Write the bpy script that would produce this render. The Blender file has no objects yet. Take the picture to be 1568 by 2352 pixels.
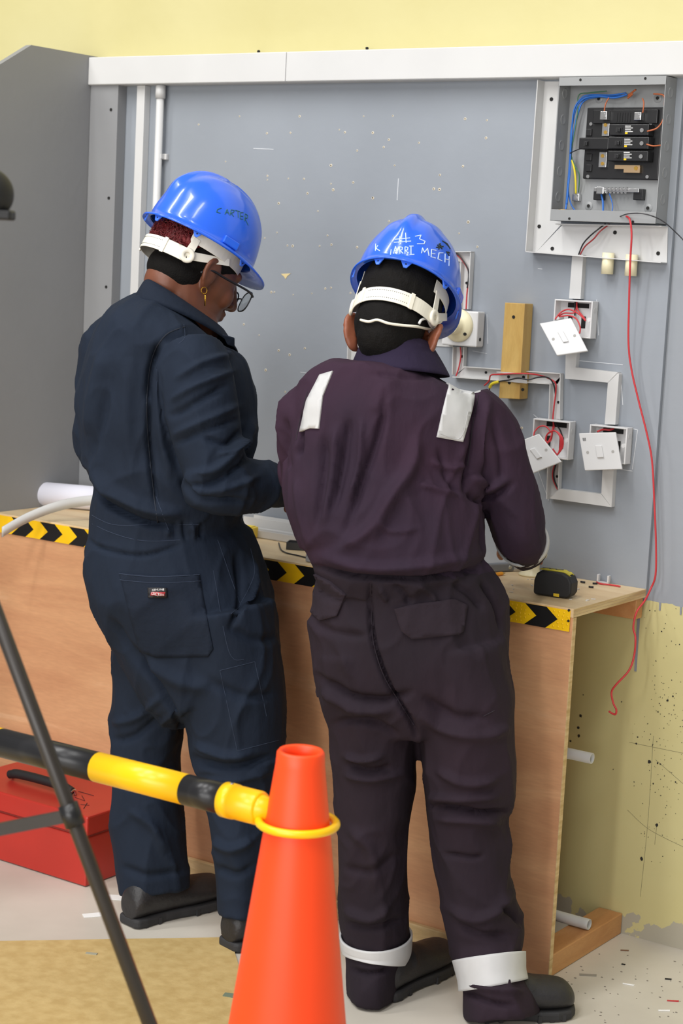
import bpy, bmesh, math, random
import numpy as np
from mathutils import Vector, Matrix, noise
from mathutils.bvhtree import BVHTree
from mathutils.geometry import delaunay_2d_cdt

random.seed(7)
SC = bpy.context.scene
COL = SC.collection

# ------------------------------------------------------------------ camera
F = 4158.1                       # focal length in pixels of the 1568 x 2352 frame
CAM = np.array([1.5745, -3.4621, 1.4028])
YAW, PITCH, ROLL = 0.59805, 0.13734, 0.05102
def _basis():
    cy, sy = math.cos(YAW), math.sin(YAW)
    w = np.array([-sy*math.cos(PITCH), cy*math.cos(PITCH), -math.sin(PITCH)])
    r = np.array([cy, sy, 0.0]); u = np.cross(r, w)
    c, s = math.cos(ROLL), math.sin(ROLL)
    return c*r+s*u, -s*r+c*u, w
CR, CU, CW = _basis()
WH = np.array([-math.sin(YAW), math.cos(YAW), 0.0])   # horizontal view direction
RH = np.array([math.cos(YAW), math.sin(YAW), 0.0])    # horizontal right
cam_d = bpy.data.cameras.new('camera')
cam = bpy.data.objects.new('camera', cam_d); COL.objects.link(cam)
cam.matrix_world = Matrix(((CR[0], CU[0], -CW[0], CAM[0]), (CR[1], CU[1], -CW[1], CAM[1]),
                           (CR[2], CU[2], -CW[2], CAM[2]), (0, 0, 0, 1)))
cam_d.sensor_fit = 'VERTICAL'; cam_d.sensor_height = 36.0; cam_d.lens = F*36.0/2352.0
cam_d.clip_start = 0.05
cam_d.dof.use_dof = True; cam_d.dof.focus_distance = 3.42; cam_d.dof.aperture_fstop = 7.1
SC.camera = cam

# ------------------------------------------------------------------ light
SC.view_settings.view_transform = 'Standard'; SC.view_settings.look = 'None'
SC.view_settings.gamma = 1.0; SC.view_settings.use_curve_mapping = False
SC.view_settings.exposure = 0.04
wd = bpy.data.worlds.new('world'); SC.world = wd; wd.use_nodes = True
wd.node_tree.nodes['Background'].inputs[0].default_value = (1.0, 0.985, 0.97, 1)
wd.node_tree.nodes['Background'].inputs[1].default_value = 0.30
def area(name, loc, size, power, target, color=(1, .985, .965)):
    l = bpy.data.lights.new(name, 'AREA'); l.shape = 'RECTANGLE'; l.size, l.size_y = size
    l.energy = power; l.color = color
    o = bpy.data.objects.new(name, l); COL.objects.link(o); o.location = loc
    d = Vector(target)-Vector(loc); o.rotation_euler = d.to_track_quat('-Z', 'Y').to_euler()
    return o
# rows of fluorescent tubes under the high hall ceiling, and a frontal fill added far behind the camera
area('ceiling_tube_light', (-3.0, -2.6, 5.2), (0.3, 2.4), 78, (-2.4, -1.2, 0))
area('ceiling_tube_light', (-0.8, -3.0, 5.2), (0.3, 2.4), 84, (-0.6, -1.4, 0))
area('ceiling_tube_light', (1.4, -3.0, 5.2), (0.3, 2.4), 50, (1.1, -1.4, 0))
area('ceiling_tube_light', (-2.0, -6.4, 5.2), (0.3, 2.4), 96, (-1.5, -2.8, 0))
area('ceiling_tube_light', (0.6, -6.4, 5.2), (0.3, 2.4), 96, (0.3, -2.8, 0))
area('frontal_fill_light', (0.9, -7.4, 1.7), (5.0, 2.4), 215, (0.2, 0, 0.7), (1.0, .99, .98))  # unseen fill panel, added to lift the low front faces

# ------------------------------------------------------------------ helpers
def ray(u, v): return CW + CR*((u-784.0)/F) - CU*((v-1176.0)/F)
def onY(u, v, y=0.0):
    d = ray(u, v); return CAM + d*((y-CAM[1])/d[1])
def onX(u, v, x):
    d = ray(u, v); return CAM + d*((x-CAM[0])/d[0])
def onZ(u, v, z=0.0):
    d = ray(u, v); return CAM + d*((z-CAM[2])/d[2])
def atH(u, v, h):
    d = ray(u, v); return CAM + d*(h/(d@WH))
def pix(P):
    d = np.asarray(P)-CAM; t = d@CW
    return 784+F*(d@CR)/t, 1176-F*(d@CU)/t
def unit(a):
    a = np.asarray(a, float); n = np.linalg.norm(a); return a/n if n > 1e-12 else a

MATS = {}
def srgb(c):
    return tuple((x/255/12.92 if x/255 <= .04045 else ((x/255+.055)/1.055)**2.4) for x in c)
def mat(name, col, rough=.5, metal=0.0, vary=0.0, scale=8.0, stretch=(1, 1, 1), col2=None, bump=0.0, bscale=40.0, spec=.5,
        coat=0.0, trans=0.0, alpha=1.0, sheen=0.0, detail=4.0, bstretch=None):
    """procedural material: noise mix of two tones of one colour, plus noise bump"""
    if name in MATS: return MATS[name]
    m = bpy.data.materials.new(name); m.use_nodes = True; nt = m.node_tree; b = nt.nodes['Principled BSDF']
    c = srgb(col); b.inputs['Base Color'].default_value = (*c, 1)
    b.inputs['Roughness'].default_value = rough; b.inputs['Metallic'].default_value = metal
    b.inputs['Specular IOR Level'].default_value = spec
    b.inputs['Coat Weight'].default_value = coat; b.inputs['Transmission Weight'].default_value = trans
    b.inputs['Alpha'].default_value = alpha; b.inputs['Sheen Weight'].default_value = sheen
    if vary > 0 or bump > 0 or col2:
        tc = nt.nodes.new('ShaderNodeTexCoord')
    if vary > 0 or col2:
        mp = nt.nodes.new('ShaderNodeMapping'); mp.inputs['Scale'].default_value = stretch
        nt.links.new(tc.outputs['Object'], mp.inputs[0])
        n = nt.nodes.new('ShaderNodeTexNoise'); n.inputs['Scale'].default_value = scale; n.inputs['Detail'].default_value = detail
        nt.links.new(mp.outputs[0], n.inputs['Vector'])
        r = nt.nodes.new('ShaderNodeValToRGB')
        d = srgb(col2) if col2 else tuple(x*(1-vary) for x in c)
        e = c if col2 else tuple(min(1, x*(1+vary*.6)) for x in c)
        r.color_ramp.elements[0].position = .35; r.color_ramp.elements[0].color = (*d, 1)
        r.color_ramp.elements[1].position = .65; r.color_ramp.elements[1].color = (*e, 1)
        nt.links.new(n.outputs[0], r.inputs[0]); nt.links.new(r.outputs[0], b.inputs['Base Color'])
    if bump > 0:
        n2 = nt.nodes.new('ShaderNodeTexNoise'); n2.inputs['Scale'].default_value = bscale; n2.inputs['Detail'].default_value = 3
        src = tc.outputs['Object']
        if bstretch:
            mp2 = nt.nodes.new('ShaderNodeMapping'); mp2.inputs['Scale'].default_value = bstretch
            nt.links.new(src, mp2.inputs[0]); src = mp2.outputs[0]
        nt.links.new(src, n2.inputs['Vector'])
        bp = nt.nodes.new('ShaderNodeBump'); bp.inputs['Strength'].default_value = bump; bp.inputs['Distance'].default_value = .01
        nt.links.new(n2.outputs[0], bp.inputs['Height']); nt.links.new(bp.outputs[0], b.inputs['Normal'])
    MATS[name] = m
    return m

def tag(o, label=None, cat=None, group=None, kind=None):
    if label: o['label'] = label
    if cat: o['category'] = cat
    if group: o['group'] = group
    if kind: o['kind'] = kind
    return o
def thing(name, label, cat, loc=(0, 0, 0), group=None):
    o = bpy.data.objects.new(name, None); COL.objects.link(o); o.location = Vector(loc); o.empty_display_size = .05
    return tag(o, label, cat, group)

class MB:
    """collects shapes in world coordinates; build() links them as one mesh object"""
    def __init__(s): s.v = []; s.f = []; s.sm = []
    def add(s, V, Fc, smooth=False):
        k = len(s.v); s.v += [tuple(map(float, p)) for p in V]; s.f += [tuple(i+k for i in q) for q in Fc]
        s.sm += [smooth]*len(Fc); return s
    def box(s, a, b):
        x0, y0, z0 = np.minimum(a, b); x1, y1, z1 = np.maximum(a, b)
        V = [(x0,y0,z0),(x1,y0,z0),(x1,y1,z0),(x0,y1,z0),(x0,y0,z1),(x1,y0,z1),(x1,y1,z1),(x0,y1,z1)]
        return s.add(V, [(0,3,2,1),(4,5,6,7),(0,1,5,4),(1,2,6,5),(2,3,7,6),(3,0,4,7)])
    def obox(s, c, ax, hs):
        c = np.asarray(c, float); A = [np.asarray(a, float)*h for a, h in zip(ax, hs)]
        V = [c+i*A[0]+j*A[1]+k*A[2] for k in (-1, 1) for i, j in ((-1,-1),(1,-1),(1,1),(-1,1))]
        return s.add(V, [(0,3,2,1),(4,5,6,7),(0,1,5,4),(1,2,6,5),(2,3,7,6),(3,0,4,7)])
    def prism(s, pts, vec):
        n = len(pts); P = [np.asarray(q, float) for q in pts]; vec = np.asarray(vec, float)
        return s.add(P+[q+vec for q in P], [tuple(range(n))[::-1], tuple(range(n, 2*n))] + [(i, (i+1) % n, n+(i+1) % n, n+i) for i in range(n)])
    def tube(s, path, r, n=8, closed=False, cap=True):
        P = [np.asarray(q, float) for q in path]; m = len(P)
        R_ = r if hasattr(r, '__len__') else [r]*m
        T = [unit(P[(i+1) % m]-P[i-1]) if closed else unit(P[min(i+1, m-1)]-P[max(i-1, 0)]) for i in range(m)]
        ref = np.array([0, 0, 1.0]) if abs(T[0][2]) < .9 else np.array([1.0, 0, 0])
        e = unit(np.cross(T[0], ref)); V = []
        for i in range(m):
            e = unit(e - T[i]*(e@T[i])); g = np.cross(T[i], e)
            V += [P[i]+R_[i]*(math.cos(2*math.pi*k/n)*e+math.sin(2*math.pi*k/n)*g) for k in range(n)]
        L = m if closed else m-1
        Fc = [(i*n+k, i*n+(k+1) % n, ((i+1) % m)*n+(k+1) % n, ((i+1) % m)*n+k) for i in range(L) for k in range(n)]
        if not closed and cap: Fc += [tuple(range(n))[::-1], tuple(range((m-1)*n, m*n))]
        return s.add(V, Fc, n > 6)
    def cyl(s, a, b, r, r2=None, n=20, cap=True):
        k = len(s.f); s.tube([a, b], [r, r if r2 is None else r2], n, cap=cap)
        if cap: s.sm[-1] = s.sm[-2] = False
        return s
    def lathe(s, c, axis, prof, n=32, e=None):
        """prof: list of (radius, height along axis)"""
        c = np.asarray(c, float); ax = unit(axis)
        if e is None: e = np.cross(ax, (0, 0, 1.0) if abs(ax[2]) < .9 else (1.0, 0, 0))
        e = unit(e); g = np.cross(ax, e); m = len(prof)
        V = [c+ax*h+r*(math.cos(2*math.pi*k/n)*e+math.sin(2*math.pi*k/n)*g) for r, h in prof for k in range(n)]
        return s.add(V, [(i*n+k, i*n+(k+1) % n, (i+1)*n+(k+1) % n, (i+1)*n+k) for i in range(m-1) for k in range(n)], True)
    def ell(s, c, ax, rad, n=20, m=12):
        c = np.asarray(c, float); A = [np.asarray(a, float)*h for a, h in zip(ax, rad)]; V = []
        for i in range(m+1):
            ph = math.pi*i/m
            for k in range(n):
                th = 2*math.pi*k/n
                V.append(c+A[0]*math.sin(ph)*math.cos(th)+A[1]*math.sin(ph)*math.sin(th)+A[2]*math.cos(ph))
        return s.add(V, [(i*n+k, (i+1)*n+k, (i+1)*n+(k+1) % n, i*n+(k+1) % n) for i in range(m) for k in range(n)], True)
    def build(s, name, m, parent=None, bevel=0.0, recalc=True, seg=2):
        me = bpy.data.meshes.new(name); me.from_pydata(s.v, [], s.f)
        me.polygons.foreach_set('use_smooth', s.sm)
        if recalc:
            bm = bmesh.new(); bm.from_mesh(me); bmesh.ops.remove_doubles(bm, verts=bm.verts, dist=1e-6)
            bmesh.ops.recalc_face_normals(bm, faces=bm.faces); bm.to_mesh(me); bm.free()
        me.materials.append(m)
        o = bpy.data.objects.new(name, me); COL.objects.link(o)
        if bevel > 0:
            b = o.modifiers.new('bevel', 'BEVEL'); b.width = bevel; b.segments = seg; b.limit_method = 'ANGLE'; b.angle_limit = .7
        adopt(o, parent)
        return o
def adopt(o, parent):
    """parent o (geometry in world coordinates) keeping its place"""
    if parent is None: return o
    off = Vector((0, 0, 0)); q = parent
    while q is not None: off += q.location; q = q.parent
    o.parent = parent; o.location = -off
    return o
def top(o, label, cat, group=None): return tag(o, label, cat, group)
def struct(o): o['kind'] = 'structure'; return o
def spline(pts, k=8):
    P = [np.asarray(p, float) for p in pts]; out = []
    for i in range(len(P)-1):
        a, b, c, d = P[max(i-1, 0)], P[i], P[i+1], P[min(i+2, len(P)-1)]
        for j in range(k):
            t = j/k; out.append(.5*(2*b+(c-a)*t+(2*a-5*b+4*c-d)*t*t+(3*b-a-3*c+d)*t**3))
    out.append(P[-1]); return out
EX, EY, EZ = np.eye(3)
Tv = lambda p, d: np.asarray(p, float)+np.asarray(d, float)

# ------------------------------------------------------------------ colours of the place
M_white = mat('white_pvc', (208, 208, 207), .38, vary=.03, scale=6)
M_white2 = mat('white_plastic', (217, 217, 217), .3)
M_cream = mat('cream_plastic', (240, 232, 196), .35)
M_grey = mat('grey_paint_panel', (146, 152, 160), .55, vary=.05, scale=3.5, bump=.04, bscale=60)
M_dark = mat('grey_paint_partition', (140, 141, 143), .6, vary=.04, scale=3, bump=.05, bscale=50)
M_box = mat('grey_enamel_steel', (150, 152, 153), .4, vary=.05, scale=12)
M_black = mat('black_plastic', (24, 24, 26), .35)
M_blackm = mat('black_rubber', (26, 26, 28), .6, vary=.1, scale=30)
M_steel = mat('bright_steel', (205, 205, 205), .25, metal=1.0)
M_brass = mat('brass', (200, 160, 80), .35, metal=1.0)
M_hole = mat('dark_hole', (22, 21, 20), .8)
M_red = mat('red_wire_pvc', (196, 52, 58), .4)
M_blkw = mat('black_wire_pvc', (34, 34, 38), .4)
M_blue = mat('blue_wire_pvc', (40, 105, 190), .4)
M_brown = mat('brown_wire_pvc', (175, 95, 55), .4)
M_green = mat('green_wire_pvc', (60, 110, 80), .4)
M_yelw = mat('yellow_wire_pvc', (225, 205, 50), .4)

def wall_mat():
    """yellow painted wall, painted grey down to a ragged line, drips, black spatter"""
    m = bpy.data.materials.new('painted_wall'); m.use_nodes = True; nt = m.node_tree; b = nt.nodes['Principled BSDF']
    N = nt.nodes.new; L = nt.links.new
    tc = N('ShaderNodeTexCoord'); sx = N('ShaderNodeSeparateXYZ'); L(tc.outputs['Object'], sx.inputs[0])
    n1 = N('ShaderNodeTexNoise'); n1.inputs['Scale'].default_value = 2.5; n1.inputs['Detail'].default_value = 5; L(tc.outputs['Object'], n1.inputs['Vector'])
    r1 = N('ShaderNodeValToRGB'); e = r1.color_ramp.elements
    e[0].position = .3; e[0].color = (*srgb((197, 188, 132)), 1); e[1].position = .7; e[1].color = (*srgb((205, 197, 145)), 1); L(n1.outputs[0], r1.inputs[0])
    def math_(op, a, c=None, v=None):
        k = N('ShaderNodeMath'); k.operation = op; L(a, k.inputs[0])
        if c is not None: L(c, k.inputs[1])
        elif v is not None: k.inputs[1].default_value = v
        return k.outputs[0]
    # ragged grey paint edge around z = 0.73
    n2 = N('ShaderNodeTexNoise'); n2.inputs['Scale'].default_value = 30; n2.inputs['Detail'].default_value = 3; L(tc.outputs['Object'], n2.inputs['Vector'])
    edge = math_('MULTIPLY', n2.outputs[0], v=.016)
    zz = math_('ADD', sx.outputs['Z'], edge)
    g_lo = math_('GREATER_THAN', zz, v=.738); g_hi = math_('LESS_THAN', sx.outputs['Z'], v=1.86)
    g = math_('MULTIPLY', g_lo, g_hi)
    mx = N('ShaderNodeMixRGB'); L(g, mx.inputs[0]); L(r1.outputs[0], mx.inputs[1]); mx.inputs[2].default_value = (*srgb((146, 151, 158)), 1)
    # bare patches near the floor
    n3 = N('ShaderNodeTexNoise'); n3.inputs['Scale'].default_value = 14; n3.inputs['Detail'].default_value = 5; L(tc.outputs['Object'], n3.inputs['Vector'])
    lo = N('ShaderNodeMapRange'); lo.inputs[1].default_value = .17; lo.inputs[2].default_value = .02; L(sx.outputs['Z'], lo.inputs[0])
    w = math_('MULTIPLY', n3.outputs[0], lo.outputs[0]); w = math_('GREATER_THAN', w, v=.44)
    mx2 = N('ShaderNodeMixRGB'); L(w, mx2.inputs[0]); L(mx.outputs[0], mx2.inputs[1]); mx2.inputs[2].default_value = (*srgb((170, 165, 148)), 1)
    L(mx2.outputs[0], b.inputs['Base Color']); b.inputs['Roughness'].default_value = .55
    bp = N('ShaderNodeBump'); bp.inputs['Strength'].default_value = .08; bp.inputs['Distance'].default_value = .01; L(n2.outputs[0], bp.inputs['Height']); L(bp.outputs[0], b.inputs['Normal'])
    return m

def wood_mat(name, c1, c2, scale=3.0, stretch=(1, 1, 8), rough=.5, dist=3.0, c3=None):
    m = bpy.data.materials.new(name); m.use_nodes = True; nt = m.node_tree; b = nt.nodes['Principled BSDF']; N = nt.nodes.new; L = nt.links.new
    tc = N('ShaderNodeTexCoord'); mp = N('ShaderNodeMapping'); mp.inputs['Scale'].default_value = stretch; L(tc.outputs['Object'], mp.inputs[0])
    n = N('ShaderNodeTexNoise'); n.inputs['Scale'].default_value = scale; n.inputs['Detail'].default_value = 6; n.inputs['Distortion'].default_value = dist; L(mp.outputs[0], n.inputs['Vector'])
    r = N('ShaderNodeValToRGB'); r.color_ramp.elements[0].position = .32; r.color_ramp.elements[0].color = (*srgb(c1), 1)
    r.color_ramp.elements[1].position = .62; r.color_ramp.elements[1].color = (*srgb(c2), 1)
    if c3:
        q = r.color_ramp.elements.new(.7); q.color = (*srgb(c3), 1)
    L(n.outputs[0], r.inputs[0])
    n2 = N('ShaderNodeTexNoise'); n2.inputs['Scale'].default_value = scale*22; n2.inputs['Detail'].default_value = 3; L(mp.outputs[0], n2.inputs['Vector'])
    mx = N('ShaderNodeMixRGB'); mx.blend_type = 'MULTIPLY'; mx.inputs[0].default_value = .22; L(r.outputs[0], mx.inputs[1]); L(n2.outputs['Fac'], mx.inputs[2])
    L(mx.outputs[0], b.inputs['Base Color']); b.inputs['Roughness'].default_value = rough
    bp = N('ShaderNodeBump'); bp.inputs['Strength'].default_value = .06; bp.inputs['Distance'].default_value = .005; L(n2.outputs[0], bp.inputs['Height']); L(bp.outputs[0], b.inputs['Normal'])
    return m
M_ply = wood_mat('salmon_plywood', (205, 148, 108), (224, 170, 126), 1.6, (1, 1, 5.5), .45, 1.2, (232, 184, 142))
M_top = wood_mat('pale_plywood_top', (222, 192, 148), (236, 212, 170), 3, (1.2, 5, 1), .5, .8)
M_plyedge = wood_mat('plywood_edge', (196, 160, 105), (232, 205, 155), 10, (.6, .6, 9), .6, .2)
M_rail = wood_mat('brown_timber', (196, 138, 84), (214, 160, 104), 4, (6, 1, 6), .55, .6)
M_pine = wood_mat('pine_timber', (196, 156, 84), (214, 178, 104), 5, (6, 6, .8), .5, .8)

# ------------------------------------------------------------------ the setting
XP = -1.572            # partition
def floor_mat():
    m = bpy.data.materials.new('worn_floor'); m.use_nodes = True; nt = m.node_tree; b = nt.nodes['Principled BSDF']; N = nt.nodes.new; L = nt.links.new
    tc = N('ShaderNodeTexCoord'); n = N('ShaderNodeTexNoise'); n.inputs['Scale'].default_value = 4; n.inputs['Detail'].default_value = 6; L(tc.outputs['Object'], n.inputs['Vector'])
    r = N('ShaderNodeValToRGB'); r.color_ramp.elements[0].position = .3; r.color_ramp.elements[0].color = (*srgb((196, 190, 178)), 1)
    r.color_ramp.elements[1].position = .7; r.color_ramp.elements[1].color = (*srgb((212, 206, 194)), 1); L(n.outputs[0], r.inputs[0])
    L(r.outputs[0], b.inputs['Base Color']); b.inputs['Roughness'].default_value = .38
    return m
fl = struct(MB().box((-4, -7, -.1), (4, .0, 0)).build('floor', floor_mat()))
wl = struct(MB().box((-4, 0, -.1), (4, .15, 3.6)).build('wall_back', wall_mat()))
M_tan = mat('tan_floor_board', (204, 178, 122), .5, col2=(190, 162, 106), scale=38, bump=.08, bscale=60, detail=8)
a = onZ(528, 2157)[:2]; b_ = onZ(0, 2166)[:2]; d1 = unit(b_-a); d2 = np.array([d1[1], -d1[0]])
if (onZ(548, 2290)[:2]-a)@d2 < 0: d2 = -d2
top(MB().prism([(*a, 0.0005), (*(a+d1*1.9), 0.0005), (*(a+d1*1.9+d2*1.9), 0.0005), (*(a+d2*1.9), 0.0005)], (0, 0, .004)).build('floor_board', M_tan),
    'tan sheet lying on the floor at lower left, square corner beside the cone', 'floor sheet')

# grey plywood backboard on the wall, edge seen at right
bb = thing('backboard', 'large grey painted board on the wall, peppered with screw holes', 'board', (-.8, 0, 1.2))
MB().box((XP, -.012, .735), (.004, -.0005, 1.812)).build('panel', M_grey, bb, bevel=.001)
WY = -.012            # face of the board
holes = [(456,286),(550,267),(688,267),(835,267),(613,306),(667,305),(779,298),(792,304),(518,371),(614,404),(614,413),(662,410),(698,411),(640,467),
 (730,485),(760,422),(706,444),(765,436),(811,419),(820,346),(760,380),(856,453),(856,455),(752,541),(636,534),(608,547),(660,564),(672,565),(734,565),(761,562),
 (820,568),(760,661),(747,663),(716,674),(673,677),(630,671),(623,671),(805,673),(902,266),(893,321),(881,338),(962,328),(1068,273),(1116,317),(1118,276),(1063,382),
 (1010,402),(1009,435),(996,434),(893,508),(1075,510),(1054,536),(1096,567),(856,305),(906,380),(560,745),(595,770),(640,805),(665,815),(700,800),(610,850),(655,900),(640,950),(1198,983)]
h1, h2 = MB(), MB()
for i, (u, v) in enumerate(holes):
    P = onY(u, v, WY); r = random.uniform(.0016, .0034)
    h1.cyl(P+EY*.002, P-EY*.0008, r*1.25, r, n=7); h2.cyl(P+EY*.001, P-EY*.0011, r*.5, n=6)
tag(h1.build('hole_rims', mat('chipped_plaster', (226, 214, 190), .8), bb), kind='stuff')
tag(h2.build('hole_centres', M_hole, bb), kind='stuff')
MB().prism([onY(u, v, WY) for u, v in [(645,629),(668,628),(660,634),(656,641),(652,635)]], (0, -.0008, 0)).build('paint_chip', mat('chip_ochre', (226, 205, 150), .7), bb)
sm = MB()
for (u0, v0, u1, v1, w) in [(582,341,628,343,1.6),(1236,1082,1260,1150,1.0),(690,855,750,862,1.3),(1118,722,1120,790,1.2),(1085,806,1118,812,1.2),(1325,828,1430,838,1.5),(1370,688,1374,770,1.4),
        (1225,952,1240,965,1.4),(1320,966,1318,1030,1.4),(1452,985,1464,987,1.4),(1464,987,1452,1078,1.4),(1452,1082,1424,1078,1.4),(1425,862,1430,930,1.6),(915,410,912,460,2.0),(1000,620,1035,617,1.2),(1235,617,1245,618,1.6)]:
    A, B = onY(u0, v0, WY), onY(u1, v1, WY); t = unit(B-A); nn = np.cross(t, EY)*w*.0004
    sm.prism([A-nn, B-nn, B+nn, A+nn], (0, -.0006, 0))
tag(sm.build('chalk_marks', mat('chalk', (214, 217, 221), .9), bb), kind='stuff')

# paint drips and spatter on the yellow wall at right
dp = MB()
for (u, v0, v1, w) in [(1468,1392,1542,3.2),(1516,1384,1402,2.2),(1564,1394,1412,2),(1456,1392,1412,1.6)]:
    A, B = onY(u, v0, 0), onY(u-(v1-v0)*.06, v1, 0); e = EX*w*.001
    dp.prism([A-e, B-e*.8, B+e*.8, A+e], (0, -.0015, 0))
tag(dp.build('paint_drips', mat('grey_drip', (134, 139, 148), .5), wl), kind='stuff')
sp = MB()
spat = [(1492,1402,3),(1504,1403,3),(1519,1450,4),(1528,1432,2),(1506,1518,3),(1542,1562,3),(1545,1599,4),(1533,1609,6),(1548,1620,3),(1516,1601,2),(1521,1603,2),(1514,1616,3),(1511,1635,4),(1550,1641,2),
 (1487,1662,3),(1464,1693,4),(1461,1708,5),(1491,1699,2),(1499,1710,3),(1498,1712,2),(1491,1750,9),(1510,1753,5),(1516,1755,4),(1456,1796,3),(1456,1805,2),(1500,1800,4),(1551,1796,4),(1517,1827,3),(1508,1895,8),(1480,1911,2),
 (1480,1915,2),(1473,1972,9),(1496,1979,2),(1333,1644,8),(1328,1671,8),(1329,1690,8),(1310,1702,6),(1427,1612,3),(1408,1767,3),(1339,1596,3),(1530,1484,2),(1560,1480,3),(1552,1398,2)]
for u, v, r in spat:
    P = onY(u, v, 0); k = r*.00042
    pts = [P+EX*k*random.uniform(.7, 1.2)*math.cos(t)+EZ*k*random.uniform(.7, 1.3)*math.sin(t) for t in np.linspace(0, 6.28, 9)[:-1]]
    sp.prism(pts, (0, -.001, 0))
for i in range(140):
    u, v = random.gauss(1525, 32), random.gauss(1690, 160); P = onY(u, v, 0); k = random.uniform(.0004, .0011)
    if v > 1400: sp.prism([P+EX*k*math.cos(t)+EZ*k*math.sin(t) for t in np.linspace(0, 6.28, 6)[:-1]], (0, -.0008, 0))
for pl in [[(1440,1860),(1490,1905),(1568,1945)],[(1500,1690),(1488,1880),(1470,2060)],[(1445,1705),(1568,1730)],[(1505,1745),(1568,1800)],[(1508,1895),(1506,1912),(1503,1940)]]:
    sp.tube(spline([onY(u, v, -.0002) for u, v in pl], 6), .00028, 5)
tag(sp.build('paint_spatter', mat('black_spatter', (40, 38, 34), .7), wl), kind='stuff')

# left partition with cut-off upper corner and a screwed grey batten in the corner
yA = onX(72, 108, XP)[1]; zT = 1.876; pB = onX(0, 148, XP); sl = (zT-pB[2])/(yA-pB[1])
part = [(XP, 0, 0), (XP, 0, zT), (XP, yA, zT), (XP, yA-1.0, zT-1.0*sl), (XP, yA-1.0, 0)]
struct(MB().prism([(x, y, z) for x, y, z in part], (-.018, 0, 0)).build('wall_left', M_dark))
bt = thing('batten', 'grey painted timber batten screwed upright in the corner by partition', 'batten', (XP, -.02, 1.2))
xb = onY(268, 300, -.045)[0]
MB().box((XP+.0005, -.045, .765), (xb, -.0125, 1.808)).build('post', M_dark, bt, bevel=.0015)
for u, v in [(255,252),(250,455),(244,659)]:
    P = onY(u, v, -.045); MB().cyl(P+EY*.001, P-EY*.0012, .004, n=10).build('screw', M_hole, bt)

# ------------------------------------------------------------------ trunking along the top
def trunk(name, label, x0, x1, z0, z1, depth, parent=None, cover=True, y0=0.0):
    t = thing(name, label, 'trunking', ((x0+x1)/2, y0, z0))
    MB().box((x0, y0-depth+.004, z0), (x1, y0-.0005, z1)).build('base', M_white, t, bevel=.0015)
    MB().box((x0, y0-depth, z0+.001), (x1, y0-depth+.0045, z1-.001)).build('cover', M_white, t, bevel=.0015)
    return t
TD = .055
zt1 = onY(700, 117, -TD)[2]; zt0 = onY(700, 187, -TD)[2]; xj = onY(656, 150, -TD)[0]; xl = onY(238, 160, -TD)[0]
trunk('cable_trunking', 'white cable trunking length along wall top, left of the joint', XP+.0005, xj-.0008, zt0, zt1, TD)
trunk('cable_trunking', 'long white cable trunking along wall top, right of the joint', xj+.0008, 1.2, zt0, zt1, TD)
for u, v in [(594,113),(843,104)]:
    P = onY(u, v, -.02); P[2] = zt1
    top(MB().cyl(P-EZ*.0005, P+EZ*.006, .003, n=8).ell(P+EZ*.007, np.eye(3), (.004, .004, .003), 8, 6).build('screw', M_hole),
        'tiny dark screw head above the trunking, %s' % ('left one' if u < 700 else 'right one'), 'screw')

# slim vertical trunking and round conduit at left
def wbox(u0, v0, u1, v1, yb, yf):
    """box standing off the board between two pixels of its front face"""
    A, B = onY(u0, v0, yf), onY(u1, v1, yf)
    return (A[0], yb, A[2]), (B[0], yf, B[2])
t = thing('mini_trunking', 'slim white vertical trunking on the board beside the batten', 'trunking', onY(310, 600, WY))
x0, x1 = onY(306, 450, -.034)[0], onY(326, 450, -.034)[0]-.003
MB().box((x0, -.030, .765), (x1, WY-.0005, zt0-.0005)).build('base', M_white, t, bevel=.001)
MB().box((x0, -.034, .765), (x1, -.0295, zt0-.0005)).build('cover', M_white, t, bevel=.001)
t = thing('conduit', 'round white conduit pipe with coupler running down the board', 'conduit', onY(362, 600, WY))
xc = onY(360, 450, -.032)[0]
MB().cyl((xc, -.032, .80), (xc, -.032, zt0-.0005), .0095).build('pipe', M_white, t)
zc = onY(365, 226, -.032)[2]
MB().lathe((xc, -.032, zc), EZ, [(.0097, 0), (.0122, 0), (.0122, zt0-zc-.001), (.0097, zt0-zc-.001)]).build('coupler', M_white, t)
P = onY(360, 359, -.032); MB().box((xc-.017, WY-.0005, P[2]-.007), (xc+.017, -.022, P[2]+.007)).box((xc-.011, -.022, P[2]-.006), (xc+.011, -.034, P[2]+.006)).build('saddle_clip', M_white, t, bevel=.001)
# ------------------------------------------------------------------ workbench
H, BD = .757, .337
wb = thing('workbench', 'long plywood workbench against the wall, open at its right end', 'workbench', (-.8, -BD/2, 0))
XR = .004
MB().box((XP+.001, -BD-.002, H-.018), (XR, -.0125, H)).build('tabletop', M_top, wb, bevel=.0008)
for k in range(3):
    MB().box((XR-.0005, -BD-.002, H-.0175+k*.006), (XR+.0006, -.0125, H-.0130+k*.006)).build('edge_ply', M_plyedge, wb)
MB().box((XP+.001, -BD, .001), (XR-.001, -BD+.010, H-.0182)).build('front_panel', M_ply, wb)
MB().box((XR-.0012, -BD-.0004, .001), (XR+.0004, -BD+.0124, H-.0185)).build('panel_edge', M_plyedge, wb)
MB().box((XP+.001, -BD-.014, .0005), (-.16, -BD-.0005, .040)).build('plinth_rail', wood_mat('pale_timber', (205, 172, 120), (224, 194, 144), 4, (1, 6, 6)), wb, bevel=.002)
MB().box((-.055, -BD+.0105, .0005), (XR-.003, -.002, .046)).build('floor_rail', M_rail, wb, bevel=.002)
MB().box((-.75, -BD+.0105, .0005), (-.70, -.002, .046)).build('floor_rail', M_rail, wb, bevel=.002)
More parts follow.
